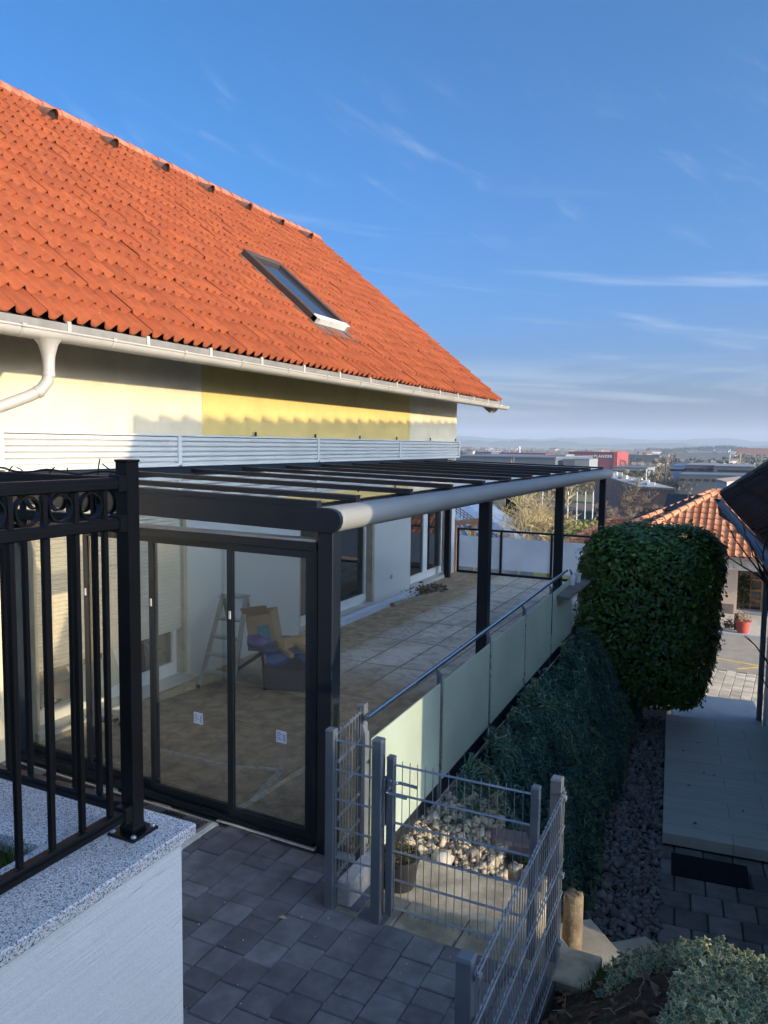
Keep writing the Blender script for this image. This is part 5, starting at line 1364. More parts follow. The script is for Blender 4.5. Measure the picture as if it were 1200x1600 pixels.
# two unseen hedges, added right of the camera to shade the near paving
hedge('shade_hedge', 'lower unseen hedge added right of the camera as a shade caster', (6.6, 2.1, 2.42), (.75, .86, 1.30), 2500, .16, laurel_m, np.random.RandomState(9), core_m, .0, .25)
hedge('shade_hedge', 'tall unseen hedge added right of the camera as a shade caster', (6.6, -4.4, 3.15), (.75, 5.9, 2.05), 12000, .17, laurel_m, np.random.RandomState(8), core_m, .0, .25)

# ================================================================== STREET BELOW
ZS = -3.0
light_pav = surf('light_paver', (.58, .47, .33), .9, .15, 4, .4, 60, tone=True)
pavers('forecourt_paving', light_pav, (-1.8, 18.2), NA - R(8), 15, 22, .235, .165, ZS, True, .012, .006, None, 12)
tag(MB().box(-9, 9, 15.5, 22.0, ZS - .4, ZS - .02).build('forecourt_bed', surf('forecourt_joint', (.12, .10, .08), .95)), kind='structure')
tag(MB().box(-40, 40, 21.9, 26.0, ZS - .4, ZS - .012).build('road', surf('asphalt', (.36, .295, .21), .9, .12, 3, .5, 160, bdist=.004)), kind='structure')
q = MB(); A = at(1113, 1027, z=ZS - .008); B_ = at(1196, 1042, z=ZS - .008); C_ = at(1152, 1045, z=ZS - .008)
for p, r_ in ((A - (B_ - A) * 2, B_ + (B_ - A) * .2), (C_, B_ + (B_ - C_) * .2)):
    d = (r_ - p) / np.linalg.norm(r_ - p); n_ = np.array([-d[1], d[0], 0]) * .055; q.add([p - n_, r_ - n_, r_ + n_, p + n_], [(0, 1, 2, 3)])
tag(q.build('road_marking', surf('yellow_marking', (.80, .50, .10), .8)), kind='structure')
tag(MB().box(-40, 40, 26.0, 26.14, ZS - .3, ZS + .09, .01).build('kerb', kerbm), kind='structure')
tag(MB().box(-40, 40, 26.14, 30.6, ZS - .3, ZS + .06).build('pavement', surf('pavement_slabs', (.56, .47, .35), .9, .12, 2.5, .3, 60)), kind='structure')

# ------------------------------------------------------------------ lower house with orange hipped roof
m, nt, out = newmat('orange_tile'); b = NB(nt)
c = b.mix(b.attr('tone'), (.46, .165, .075), (.62, .27, .14)); c = b.mix(b.math('MULTIPLY', b.rng(b.noise(6, 5, .7, b.pos()), .55, .75), .4), c, (.30, .11, .06))
b.bsdf(out, c, .85, 0, None, .3); otile = m
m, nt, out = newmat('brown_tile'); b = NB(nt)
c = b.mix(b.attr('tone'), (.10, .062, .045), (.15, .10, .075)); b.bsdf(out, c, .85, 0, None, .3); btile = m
def clip_tiles(o, keep):
    import bmesh
    bmm = bmesh.new(); bmm.from_mesh(o.data); base = base_of(o.parent)
    dead = [f for f in bmm.faces if not keep(f.calc_center_median() + Vector(base))]
    bmesh.ops.delete(bmm, geom=dead, context='FACES'); bmm.to_mesh(o.data); bmm.free()
def hip_house(label, x0, x1, y0, y1, ze, tan, zb, wallm, fm=None):
    t = thing('hipped_house', label, 'house', ((x0 + x1) / 2, (y0 + y1) / 2, zb), 'lower houses with orange roofs')
    d = min(y1 - y0, x1 - x0) / 2; L = d / math.cos(math.atan(tan)); ca_, sa_ = math.cos(math.atan(tan)), math.sin(math.atan(tan))
    o = tile_sheet((x0, y0, ze), (1, 0, 0), np.array([0, ca_, sa_]), x1 - x0, L, .25, .035, .36, .035, fm or otile, t, 'roof', 6, 3, .25)
    clip_tiles(o, lambda p: p.x - x0 >= p.y - y0 - .05 and x1 - p.x >= p.y - y0 - .05)
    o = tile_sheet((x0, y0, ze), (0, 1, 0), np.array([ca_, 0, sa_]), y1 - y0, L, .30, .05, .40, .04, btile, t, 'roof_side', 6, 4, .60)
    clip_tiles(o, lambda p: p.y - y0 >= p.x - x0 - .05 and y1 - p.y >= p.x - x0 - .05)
    q = MB(); r_ = d; zt = ze + d * tan
    q.add([(x0, y0, ze - .03), (x1, y0, ze - .03), (x1, y1, ze - .03), (x0, y1, ze - .03), (x0 + d, y0 + d, zt - .04), (x1 - d, y0 + d, zt - .04), (x1 - d, y1 - d, zt - .04), (x0 + d, y1 - d, zt - .04)], [(0, 1, 5, 4), (1, 2, 6, 5), (2, 3, 7, 6), (3, 0, 4, 7), (4, 5, 6, 7), (3, 2, 1, 0)])
    q.build('roof_deck', surf('lower_deck', (.13, .08, .06), .9), t)
    q = MB()
    for (a, b2) in (((x0, y0, ze), (x0 + d, y0 + d, zt)), ((x1, y0, ze), (x1 - d, y0 + d, zt)), ((x0 + d, y0 + d, zt), (x1 - d, y0 + d, zt)), ((x0 + d, y0 + d, zt), (x0 + d, y1 - d, zt))):
        a = np.array(a); b2 = np.array(b2); LL = np.linalg.norm(b2 - a)
        if LL < .3: continue
        n1 = max(1, int(LL / .36))
        for k in range(n1):
            p = a + (b2 - a) * (k / n1) + (0, 0, .03); r2 = a + (b2 - a) * ((k + 1.12) / n1) + (0, 0, .03); q.tube([p, r2], [.135, .10], 9)
    q.build('hip_tiles', surf('hip_clay', (.60, .26, .13), .85, .12, 4), t, True, 50)
    MB().box(x0 - .06, x1 + .06, y0 - .09, y0 - .01, ze - .09, ze + .0).build('gutter', surf('lower_gutter', (.20, .15, .12), .6), t)
    return t
wallp = surf('peach_render', (.62, .46, .34), .9, .05, 2, .2, 60)
h2 = hip_house('low peach house with bright orange hipped roof across the street', -4.79, 4.2, 28.6, 35.5, -.85, .58, -3, wallp)
q = MB().box(-4.3, -.42, 29.25, 35, -3.1, -1.38).box(1.3, 3.9, 29.25, 35, -3.1, -1.38).box(-.42, 1.3, 30.0, 35, -3.1, -1.38); q.build('wall', wallp, h2)
MB().box(-4.35, 3.95, 29.20, 30.0, -1.38, -.90).build('fascia', surf('white_fascia', (.72, .70, .66), .7), h2)
dr_ = MB()
for xa in (-.36, .42):
    for k in range(2): dr_.box(xa + k * .34 - 0, xa + k * .34 + .05, 29.90, 29.96, -2.92, -1.40)
    dr_.box(xa + .70, xa + .75, 29.90, 29.96, -2.92, -1.40)
    for z in (-2.92, -2.55, -2.18, -1.81, -1.46): dr_.box(xa + .05, xa + .70, 29.905, 29.955, z, z + .07)
do_ = dr_.build('door', surf('door_wood', (.34, .18, .07), .6, .15, 6), h2)
MB().box(-.36, 1.17, 29.965, 29.975, -2.92, -1.40).build('pane', winglass, do_)
MB().box(-.42, 1.3, 29.5, 30.0, -2.94, -2.84).build('door_step', concr_lt, h2)
MB().box(-.85, -.5, 29.22, 29.25, -2.95, -2.6).build('vent_grille', surf('grille', (.18, .15, .12), .7), h2)
q = MB(); q.box(-.05, .55, 28.9, 29.05, -.4, -.38); pz = at(1158, 838, y=29.8)
q = MB().lathe((pz[0], pz[1], pz[2] - .35), [(.09, 0), (.09, .5), (.11, .5), (.11, .58), (.05, .62)], 12).box(pz[0] - .22, pz[0] + .18, pz[1] - .2, pz[1] + .2, pz[2] - .42, pz[2] - .30)
q.build('flue', surf('flue_metal', (.45, .45, .45), .4, .1, 5, 0, metal=.7), h2)
h3 = hip_house('dark brown roofed house with solar panel behind the bright orange roof', -5.36, 3.0, 33.0, 40.2, -.7, .45, -4, wallp, btile)
MB().box(-4.9, 2.5, 33.5, 39.7, -4.5, -.7).build('wall', wallp, h3)
ca_ = math.cos(math.atan(.45)); sa_ = math.sin(math.atan(.45))
for xa in (-3.1, -2.2): MB().obox((xa, 35.35, -.7 + 2.35 * .45 + .12), [np.array([1., 0, 0]), np.array([0, ca_, sa_]), np.array([0, -sa_, ca_])], (.42, .75, .03)).build('solar_panel', surf('solar_black', (.012, .013, .016), .15, .05, 3, 0), h3)
h1 = hip_house('farther low house with orange hipped roof, left of the laurel hedge', -7.62, -3.2, 34.0, 37.62, -1.5, .58, -4, wallp)
MB().box(-7.1, -3.6, 34.5, 37.2, -4.5, -1.5).build('wall', wallp, h1)
# plants and pots by the street
rp = thing('flower_pot', 'red flower pot with withered plant at the sunny kerb', 'flower pot', (-.16, 26.3, ZS + .06))
MB().lathe((-.16, 26.3, ZS + .06), [(.15, 0), (.21, .34), (.225, .34), (.225, .40), (.19, .40)], 18).build('pot', surf('red_pot', (.42, .07, .05), .5), rp, True)
n = 160; C = np.stack([RS.normal(-.16, .12, n), RS.normal(26.3, .12, n), ZS + .46 + np.abs(RS.normal(.08, .12, n))], 1); V, F = leaves(C, np.tile([0, 0, 1.], (n, 1)), .09, .3, 1.)
fast_mesh('foliage', V, F, leafmat('withered', (.20, .13, .05), (.36, .26, .14)), rp, tone=np.repeat(RS.uniform(0, 1, n), 2))
q = MB().box(-1.4, -.5, 26.02, 26.12, ZS + .09, ZS + .16)
dk = leafmat('dark_shrub', (.015, .03, .012), (.04, .075, .025))
sprig_plant((-.22, 29.7, -2.86), 700, .28, 1.2, dk, 'round dark green shrub beside the wooden door', .09, 'evergreen_shrub', 'shrub')
sprig_plant((-.55, 26.7, ZS + .06), 220, .22, .3, leafmat('dark_sprig', (.02, .02, .015), (.06, .055, .04)), 'low dark withered plant left of the red pot', .08, 'low_plant', 'plant')
q = MB().box(-.42, -.30, 26.6, 26.72, ZS + .06, ZS + .60, .01); tag(q.build('bollard', rubber), 'short black bollard standing behind the red flower pot', 'bollard')

# ================================================================== HOUSE WITH BLUE METAL ROOF BEYOND THE TERRACE
bh = thing('blue_roof_house', 'low house with pale blue metal roof and snow guard beyond the terrace', 'house', (-11.5, 34, -4))
A = at(700, 812, y=33.0); AP = at(746, 786, y=36.0); BR = at(806, 858, y=33.0)
zt = AP[2]; zb_ = BR[2]; L0 = AP[0] - (BR[0] - AP[0])
bm_ = surf('blue_metal', (.20, .27, .37), .35, .08, 2, .05, 20, metal=.2)
q = MB(); y0, y1 = 31.5, 37.5
q.add([(AP[0], y0, zt), (AP[0], y1, zt), (BR[0], y1, zb_), (BR[0], y0, zb_), (AP[0], y0, zt - .12), (AP[0], y1, zt - .12), (BR[0], y1, zb_ - .12), (BR[0], y0, zb_ - .12)], [(0, 3, 2, 1), (4, 5, 6, 7), (0, 4, 7, 3), (3, 7, 6, 2), (1, 2, 6, 5)])
q.add([(AP[0], y0, zt), (AP[0], y1, zt), (L0, y1, zb_), (L0, y0, zb_)], [(0, 1, 2, 3)])
# front hip sheet facing the terrace
q.add([(AP[0], y0 + .02, zt + .004), (BR[0], y0 - 1.2, zb_ - .3), (L0, y0 - 1.2, zb_ - .3)], [(0, 2, 1)])
q.build('roof', bm_, bh)
q = MB()
for k in range(9):
    s = (k + .5) / 9; p = np.array([L0 + (BR[0] - L0) * s, y0 - 1.2, zb_ - .27]); q.beam(p, (AP[0] + (p[0] - AP[0]) * .15, y0 - .1, zt - .12), .03, .04)
q.build('standing_seams', surf('seam_blue', (.22, .28, .38), .4), bh)
q = MB()
for k in range(3): q.beam((AP[0] + .25, y0 + .5, zt - .02 + k * .12), (BR[0] - .1, y0 + .5, zb_ + .22 + k * .12), .03, .03)
for k in range(16):
    s = k / 15; x = AP[0] + .25 + (BR[0] - AP[0] - .35) * s; z = zt + (zb_ - zt) * (x - AP[0]) / (BR[0] - AP[0]); q.box(x - .014, x + .014, y0 + .49, y0 + .51, z, z + .42)
q.build('snow_guard', surf('guard_brown', (.12, .085, .07), .6), bh)
MB().box(L0 + .3, BR[0] - .3, y0 + .2, y1 - .2, -5, zb_ - .05).build('wall', surf('blueroof_wall', (.45, .44, .42), .9), bh)
q = MB(); a = at(712, 817, y=24.5); b2_ = at(758, 812, y=24.5); q.beam(a, b2_, .14, .16, bev=.01); c_ = at(740, 826, y=24.5)
for p in (a, b2_, c_): q.beam((p[0], 24.5, -4), (p[0], 24.5, b2_[2] - .05), .13, .13)
q.beam(at(712, 830, y=24.5), b2_ - (0, 0, .1), .08, .1)
tag(q.build('timber_pergola', surf('pergola_wood', (.20, .13, .09), .8, .2, 5)), 'brown timber pergola frame in front of the blue roof', 'pergola')

# ================================================================== TERRAIN TO THE HORIZON
def ground_z(x, y):
    r_ = np.sqrt(x * x + y * y); f = np.where(y > 0, np.maximum(y, .55 * np.abs(x)), .55 * np.abs(x))
    z = np.interp(f, [0, 30, 60, 110, 200, 300, 420, 5000, 8000, 20000], [-3.45, -3.5, -6.5, -10, -17.5, -23.5, -25.5, -26, -24, -20])
    a = np.arctan2(x, y)
    n1 = fbm(a * 22 + 3, r_ * 0 + 1, 4, 41); n2 = fbm(a * 30 + 8, r_ * 0 + 2, 5, 43); n3 = fbm(a * 14 + 1, r_ * 0, 3, 47)
    g = lambda c0, w: np.exp(-((r_ - c0) / w) ** 2)
    z = z + g(12800, 1900) * (150 + 95 * (n1 - .45)) + g(9200, 1100) * (62 + 120 * (n2 - .45)) + g(4300, 700) * np.clip(26 + 70 * (n3 - .5), 0, 60) * np.clip((a + .10) / .1, 0, 1) + np.where(r_ > 500, (fbm(x / 260, y / 260, 3, 55) - .45) * 5, 0)
    return z
rr = np.concatenate([np.linspace(2, 60, 30), np.geomspace(63, 1500, 70), np.geomspace(1550, 16000, 130)])
aa = np.concatenate([np.linspace(-180, -50, 27), np.linspace(-48, 30, 400), np.linspace(32, 180, 30)]); aa = np.radians(aa)
A_, R_ = np.meshgrid(aa, rr); Xg = R_ * np.sin(A_); Yg = R_ * np.cos(A_); Zg = ground_z(Xg, Yg)
na, nr = len(aa), len(rr); ii = (np.arange(nr - 1)[:, None] * na + np.arange(na - 1)[None]).ravel()
m, nt, out = newmat('far_land'); b = NB(nt); v = b.pos()
cd_ = b.node('ShaderNodeVectorMath', operation='LENGTH'); b.l.new(v, cd_.inputs[0]); dist = cd_.outputs['Value']
nA_ = b.noise(.0042, 6, .62, v, .5); nB_ = b.noise(.02, 5, .65, v); nC_ = b.noise(.0011, 4, .6, v)
wood_c = b.mix(nB_, (.11, .085, .055), (.22, .175, .115)); con = (.035, .048, .03)
c = b.mix(b.rng(nB_, .52, .60), wood_c, con)
c = b.mix(b.rng(nA_, .50, .56), c, b.mix(b.rng(nB_, .4, .6), (.24, .25, .09), (.20, .175, .09)))
c = b.mix(b.math('MULTIPLY', b.rng(nC_, .54, .60), b.rng(dist, 5200, 6500)), c, (.12, .16, .06))
c = b.mix(b.rng(dist, 7600, 8800), c, b.mix(b.rng(nA_, .45, .62), (.018, .026, .02), (.035, .045, .03)))
c = b.mix(b.rng(dist, 90, 40), c, (.10, .12, .035))
b.bsdf(out, c, .95, 0, None, .1)
tag(fast_mesh('terrain', np.stack([Xg, Yg, Zg], 2).reshape(-1, 3), np.stack([ii, ii + 1, ii + 1 + na, ii + na], 1), m, smooth=True), kind='structure')

# ------------------------------------------------------------------ far trees
def tuft_trees(px, py, hs, ws, per, rs, size=.22):
    """loose crowns of small faces; arrays of tree positions, heights and widths"""
    n = len(px); gz = ground_z(px, py)
    d = rs.normal(0, 1, (n, per, 3)); d /= np.linalg.norm(d, axis=2)[:, :, None]; d *= rs.uniform(.35, 1, (n, per, 1)) ** .5
    lob = 1 + .3 * np.sin(d[:, :, 0] * 5 + np.arange(n)[:, None]) 
    C = np.stack([px[:, None] + d[:, :, 0] * ws[:, None] * lob * .5, py[:, None] + d[:, :, 1] * ws[:, None] * .5, gz[:, None] + hs[:, None] * (.56 + .44 * d[:, :, 2])], 2).reshape(-1, 3)
    sz = np.repeat(hs * size, per)
    N = rs.normal(0, 1, C.shape)
    a = rs.normal(0, 1, C.shape); a /= np.linalg.norm(a, axis=1)[:, None]; b_ = np.cross(a, N); b_ /= np.linalg.norm(b_, axis=1)[:, None]
    s = (sz * rs.uniform(.5, 1.3, len(C)))[:, None]
    V = np.stack([C - a * s * .5, C + a * s * .5 + b_ * s * .15, C + b_ * s * .8], 1).reshape(-1, 3)
    tone = np.repeat(np.clip(np.repeat(rs.uniform(0, 1, n), per) * .7 + rs.uniform(0, .3, len(C)), 0, 1), 1)
    return V, np.arange(len(V)).reshape(-1, 3), tone
bare_far = leafmat('bare_crowns', (.13, .10, .065), (.30, .225, .14), None, .9, .2, .1)
con_far = leafmat('conifer_crowns', (.014, .024, .016), (.035, .055, .03), None, .9, .1, .1)
yel_far = leafmat('spring_crowns', (.17, .15, .055), (.30, .27, .10), None, .9, .25, .1)
def scatter(n, y0, y1, u0, u1, rs):
    y = np.exp(rs.uniform(math.log(y0), math.log(y1), n)); u = rs.uniform(u0, u1, n)
    r_ = np.array([RM @ np.array([q_ - 600., -100., FPX]) for q_ in u]); x = y * r_[:, 0] / r_[:, 1]; return x, y
rs = np.random.RandomState(77)
x, y = scatter(4600, 400, 5200, 690, 1260, rs); k_ = fbm(x / 190, y / 190, 3, 61) > .42; x, y = x[k_], y[k_]
hs = rs.uniform(6, 12, len(x)) * np.interp(y, [420, 5000], [.9, 1.5]); V, F, T = tuft_trees(x, y, hs, hs * rs.uniform(.8, 1.5, len(x)), 30, rs)
tag(fast_mesh('distant_bare_trees', V, F, bare_far, tone=T), 'brown leafless woods spread across the plain', 'woods', kind='stuff')
x, y = scatter(900, 900, 5200, 690, 1260, rs); k_ = fbm(x / 220, y / 220, 3, 66) > .50; x, y = x[k_], y[k_]
hs = rs.uniform(11, 19, len(x)); V, F, T = tuft_trees(x, y, hs, hs * rs.uniform(.5, .9, len(x)), 26, rs)
tag(fast_mesh('distant_conifers', V, F, con_far, tone=T), 'dark conifer woods spread across the plain', 'woods', kind='stuff')
x, y = scatter(2600, 3700, 4600, 1010, 1300, rs); hs = rs.uniform(16, 26, len(x)); V, F, T = tuft_trees(x, y, hs, hs * .8, 10, rs)
tag(fast_mesh('forest_ridge', V, F, con_far, tone=T), 'dark forest on the low ridge at the right', 'forest', kind='stuff')
x, y = scatter(260, 190, 330, 1062, 1150, rs); hs = rs.uniform(3.5, 6.5, len(x)); V, F, T = tuft_trees(x, y, hs, hs * 1.2, 60, rs, .16)
tag(fast_mesh('yellow_thicket', V, F, yel_far, tone=T), 'yellow green spring thicket beyond the brick building', 'thicket', kind='stuff')
x, y = scatter(150, 55, 105, 730, 1000, rs); hs = rs.uniform(1.6, 3.6, len(x)); V, F, T = tuft_trees(x, y, hs, hs * 1.3, 110, rs, .13)
tag(fast_mesh('hillside_bushes', V, F, yel_far, tone=T), 'pale leafless bushes covering the hillside below', 'bushes', kind='stuff')

# ------------------------------------------------------------------ trees one can tell apart
def branch_tree(name, label, base, h, spread, mat, seed, trunk=.09, levels=4, split=4, group=None, twig=True, lean=(0, 0), minr=.004):
    t = thing(name, label, 'tree', tuple(base), group); rs = random.Random(seed); q = MB(); tw = MB()
    def rec(p, d, L, r_, lv):
        n = 3; pts = [np.array(p)]; dd = np.array(d, float)
        for i in range(n):
            dd = dd + np.array([rs.uniform(-.14, .14), rs.uniform(-.14, .14), rs.uniform(-.02, .10)]); dd /= np.linalg.norm(dd); pts.append(pts[-1] + dd * L / n)
        (q if lv < 2 else tw).tube(pts, [max(minr, r_ * (1 - .5 * i / n)) for i in range(n + 1)], 6 if lv < 2 else 4, False)
        if lv >= levels: return
        for k in range(split if lv else split + 3):
            f = rs.uniform(.35, 1.0) if lv else rs.uniform(.22, 1.0)
            i = min(int(f * n), n - 1); bp_ = pts[i] + (pts[i + 1] - pts[i]) * (f * n - i)
            a = rs.uniform(0, 6.283); out_ = np.array([math.cos(a), math.sin(a), 0]); nd = dd * rs.uniform(.5, .9) + out_ * rs.uniform(.45, .95) * spread + np.array([0, 0, .12]); nd /= np.linalg.norm(nd)
            rec(bp_, nd, L * rs.uniform(.48, .72), r_ * rs.uniform(.35, .5), lv + 1)
    rec(np.array(base, float), (lean[0], lean[1], 1), h * .55, trunk, 0)
    q.build('trunk', mat, t, True, 60); tw.build('twigs', mat, t); return t
willow = surf('yellow_bark', (.44, .34, .17), .8, .2, 6)
brownb = surf('brown_bark', (.20, .15, .10), .85, .2, 6)
p = at(862, 860, y=34); branch_tree('bare_tree', 'leafless pale yellow tree beyond the far balustrade', (p[0], 34, float(ground_z(p[0], 34.))), 6.2, 1.1, willow, 4, .10, 4, 5, minr=.011)
p = at(800, 860, y=31); branch_tree('bare_tree', 'low leafless branching tree left of the pale yellow one', (p[0], 31, float(ground_z(p[0], 31.))), 4.6, 1.3, willow, 9, .07, 4, 4, lean=(.25, 0), minr=.009)
def conifer(label, u, yv, h, w, n, seed):
    p = at(u, 800, y=yv); gz = float(ground_z(p[0], yv)); t = thing('conifer', label, 'tree', (p[0], yv, gz)); rs = np.random.RandomState(seed)
    MB().tube([(p[0], yv, gz), (p[0], yv, gz + h * .95)], [.14, .03], 8).build('trunk', brownb, t)
    f = rs.uniform(.06, 1, n) ** .8; a = rs.uniform(0, 6.28, n); rad = w * .5 * (1.05 - f) * (.75 + .25 * np.sin(a * 5 + f * 19)) * rs.uniform(.5, 1, n) ** .4
    C = np.stack([p[0] + np.cos(a) * rad, yv + np.sin(a) * rad, gz + f * h], 1); N = np.stack([np.cos(a), np.sin(a), np.full(n, .3)], 1)
    V, F = leaves(C, N, .34, .35, .6, .3, rs); fast_mesh('crown', V, F, leafmat('conifer_leaf', (.014, .026, .014), (.05, .075, .03)), t, tone=np.repeat(rs.uniform(0, 1, n), 2))
conifer('dark green conifer behind the leafless yellow tree', 805, 44, 5.6, 4.2, 3600, 2)
conifer('small dark conifer left of the terrace column', 765, 48, 4.2, 2.6, 1500, 3)
for k, (u, yv, h, lb_) in enumerate(((985, 150, 9.5, 'large leafless brown tree in front of the brick building'), (958, 120, 6.0, 'small leafless tree at the foot of the brick building'), (1010, 165, 6.5, 'leafless tree by the right corner of the brick building'))):
    p = at(u, 800, y=yv); branch_tree('bare_tree', lb_, (p[0], yv, float(ground_z(p[0], yv))), h, 1.2, brownb, 20 + k, .18, 4, 5, minr=.035)

# ------------------------------------------------------------------ poles on the slope
wp = surf('white_pole', (.62, .63, .60), .5, .05, 2, 0)
first = None
plb = ['leftmost of the tall white net poles beyond the terrace', 'second white net pole, seen left of the third column', 'white net pole just right of the third terrace column', 'white net pole in the middle of the gap between columns', 'white net pole right of the middle one in the gap', 'white net pole beside the last terrace column']
for k, u in enumerate((818, 848, 888, 902, 915, 927)):
    a = at(u, 768, y=110); gz = float(ground_z(a[0], 110.)); q = MB().tube([(a[0], 110, gz - .3), (a[0], 110, a[2])], [.10, .07], 8)
    for z in (.25, .55, .85): q.box(a[0] - .10, a[0] + .10, 109.9, 110.1, gz + (a[2] - gz) * z, gz + (a[2] - gz) * z + .12)
    tag(q.build('net_pole', wp), plb[k], 'pole', 'white net poles below the terrace')

# ------------------------------------------------------------------ town buildings
def bld(name, label, pts, z0, z1, mat, cat='building', group=None, roof=None, win=None):
    """pts: footprint corners (x,y) in order"""
    c = np.mean(np.array(pts), 0); t = thing(name, label, cat, (c[0], c[1], z0), group); n = len(pts)
    q = MB().add([(x, y, z0) for x, y in pts] + [(x, y, z1) for x, y in pts], [(i, (i + 1) % n, n + (i + 1) % n, n + i) for i in range(n)] + [tuple(range(n, 2 * n))]); q.build('wall', mat, t)
    cc = np.array([c[0], c[1]]); P2 = [cc + (np.array(p) - cc) * 1.015 for p in pts]; zr_ = z1 + (z1 - z0) * .03 + .1
    q = MB().add([(x, y, z1 + .02) for x, y in P2] + [(x, y, zr_) for x, y in P2], [(i, (i + 1) % n, n + (i + 1) % n, n + i) for i in range(n)] + [tuple(range(n, 2 * n)), tuple(range(n))[::-1]]); q.build('roof', roof or flatroof, t)
    if win:
        for (i, cols, rows, ww, wh, zs) in win:
            a = np.array(pts[i]); b2 = np.array(pts[(i + 1) % n]); d = b2 - a; L = np.linalg.norm(d); d = d / L; nrm_ = np.array([d[1], -d[0]])
            if nrm_ @ (a - cc) < 0: nrm_ = -nrm_
            me = None
            for r_ in range(rows):
                for k in range(cols):
                    if rnd.random() < .08: continue
                    s = L * (k + .5) / cols; p = a + d * s + nrm_ * .03; z = z1 - zs - r_ * 3.0
                    if z - wh < z0: continue
                    w = MB().obox((p[0], p[1], z - wh / 2), [np.array([d[0], d[1], 0]), np.array([nrm_[0], nrm_[1], 0]), np.array([0, 0, 1.])], (ww / 2, .05, wh / 2)).build('window', farglass, t)
    return t
flatroof = surf('flat_roof', (.19, .18, .165), .9, .15, .3)
farglass = surf('far_window', (.02, .022, .028), .2, .1, 1, 0)
brick = surf('brown_brick', (.42, .20, .135), .9, .12, .6, .0); brick_g = surf('grey_brick', (.20, .165, .15), .9, .12, .6, 0)
def xy(u, v_, z): p = at(u, v_, z=z); return (p[0], p[1])
zb = -8.6
B_ = xy(997, 763, zb); A_2 = xy(930, 741, zb); C_2 = xy(1055, 766, zb); D_2 = (A_2[0] + C_2[0] - B_[0], A_2[1] + C_2[1] - B_[1])
bb = bld('brick_building', 'long brown brick apartment block with flat roof below the terrace', [A_2, B_, C_2, D_2], -25, zb, brick, 'apartment block', None, surf('gravel_roof', (.34, .32, .29), .9, .2, .4), [(0, 9, 5, 1.5, 1.7, 1.0)])
bb2 = MB(); bb2.add([(A_2[0], A_2[1], -25), (B_[0], B_[1], -25), (B_[0], B_[1], zb - .01), (A_2[0], A_2[1], zb - .01)], [(0, 1, 2, 3)])
rs2 = random.Random(4); unitm = surf('roof_unit_white', (.50, .50, .48), .6, .3, .3)
for k in range(14):
    s, w_ = rs2.uniform(.08, .92), rs2.uniform(.15, .85); x = B_[0] + (A_2[0] - B_[0]) * s + (C_2[0] - B_[0]) * w_; y = B_[1] + (A_2[1] - B_[1]) * s + (C_2[1] - B_[1]) * w_; h_ = rs2.uniform(.5, 1.3); w2 = rs2.uniform(.5, 1.5)
    MB().box(x - w2, x + w2, y - w2, y + w2, zb + .6, zb + .6 + h_).build('roof_unit', unitm, bb)
def rect(u0, u1, yv, dep): a = at(u0, 720, y=yv)[0]; c_ = at(u1, 720, y=yv)[0]; return [(a, yv), (c_, yv), (c_, yv + dep), (a, yv + dep)]
def zat(v_, yv, u=900): return float(at(u, v_, y=yv)[2])
red = surf('dark_red_cladding', (.20, .028, .045), .7, .08, .1, 0); red_sunlit = surf('sunlit_red_cladding', (.34, .055, .045), .7, .05, .1, 0)  # second red is a brighter copy, painting the warehouse end as sunlit
zr0, zr1 = zat(730, 1000, 930), zat(707, 1000, 930)
rw_ = bld('warehouse', 'big dark red warehouse with white lettering on the plain', rect(888, 963, 1000, 90), zr0 - 3, zr1, red, 'warehouse', 'industrial halls on the plain', surf('red_roof', (.20, .06, .06), .8))
xr = at(963, 720, y=1000)[0]
MB().box(xr + .1, xr + 1.2, 1000, 1090, zr0 - 3, zr1 + 1.0).build('end_wall', red_sunlit, rw_)
MB().box(xr - 3.5, xr + 1.25, 999.2, 1000 - .1, zr0 - 3, zr1 + 1.0).build('end_bay', red_sunlit, rw_)
tx = bpy.data.curves.new('lettering', 'FONT'); tx.body = 'PLANZER'; tx.size = 4.5; tx.extrude = .05; tx.offset = .12; tx.space_character = 1.25
to = bpy.data.objects.new('lettering', tx); link(to, rw_); to.rotation_euler = (math.pi / 2, 0, 0)
pz = at(928, 714.5, y=999.4); to.location = Vector(pz) - Vector(BASE[rw_]); 
lme = bpy.data.meshes.new_from_object(to.evaluated_get(bpy.context.evaluated_depsgraph_get())); lmat = surf('white_letters', (.8, .8, .78), .6, 0, 1, 0)
tm = Matrix.Rotation(math.pi / 2, 4, 'X'); lme.transform(tm); lo2 = to.location.copy(); bpy.data.objects.remove(to); lme.materials.clear()
to = link_mesh('lettering', lme, lmat, rw_); to.location = lo2
grey1 = surf('grey_cladding', (.10, .112, .125), .7, .1, .1, 0); grey2 = surf('pale_cladding', (.24, .245, .24), .7, .1, .1, 0); blue1 = surf('blue_cladding', (.12, .18, .30), .6, .1, .1, 0); dkgrey = surf('dark_cladding', (.08, .09, .105), .7, .1, .1, 0)
metalroof = surf('metal_roof', (.15, .175, .20), .6, .1, .05, 0, spec=.2); whiteroof = surf('white_roof', (.27, .28, .285), .7, .08, .1, 0, spec=.2)
HALL = 'industrial halls on the plain'
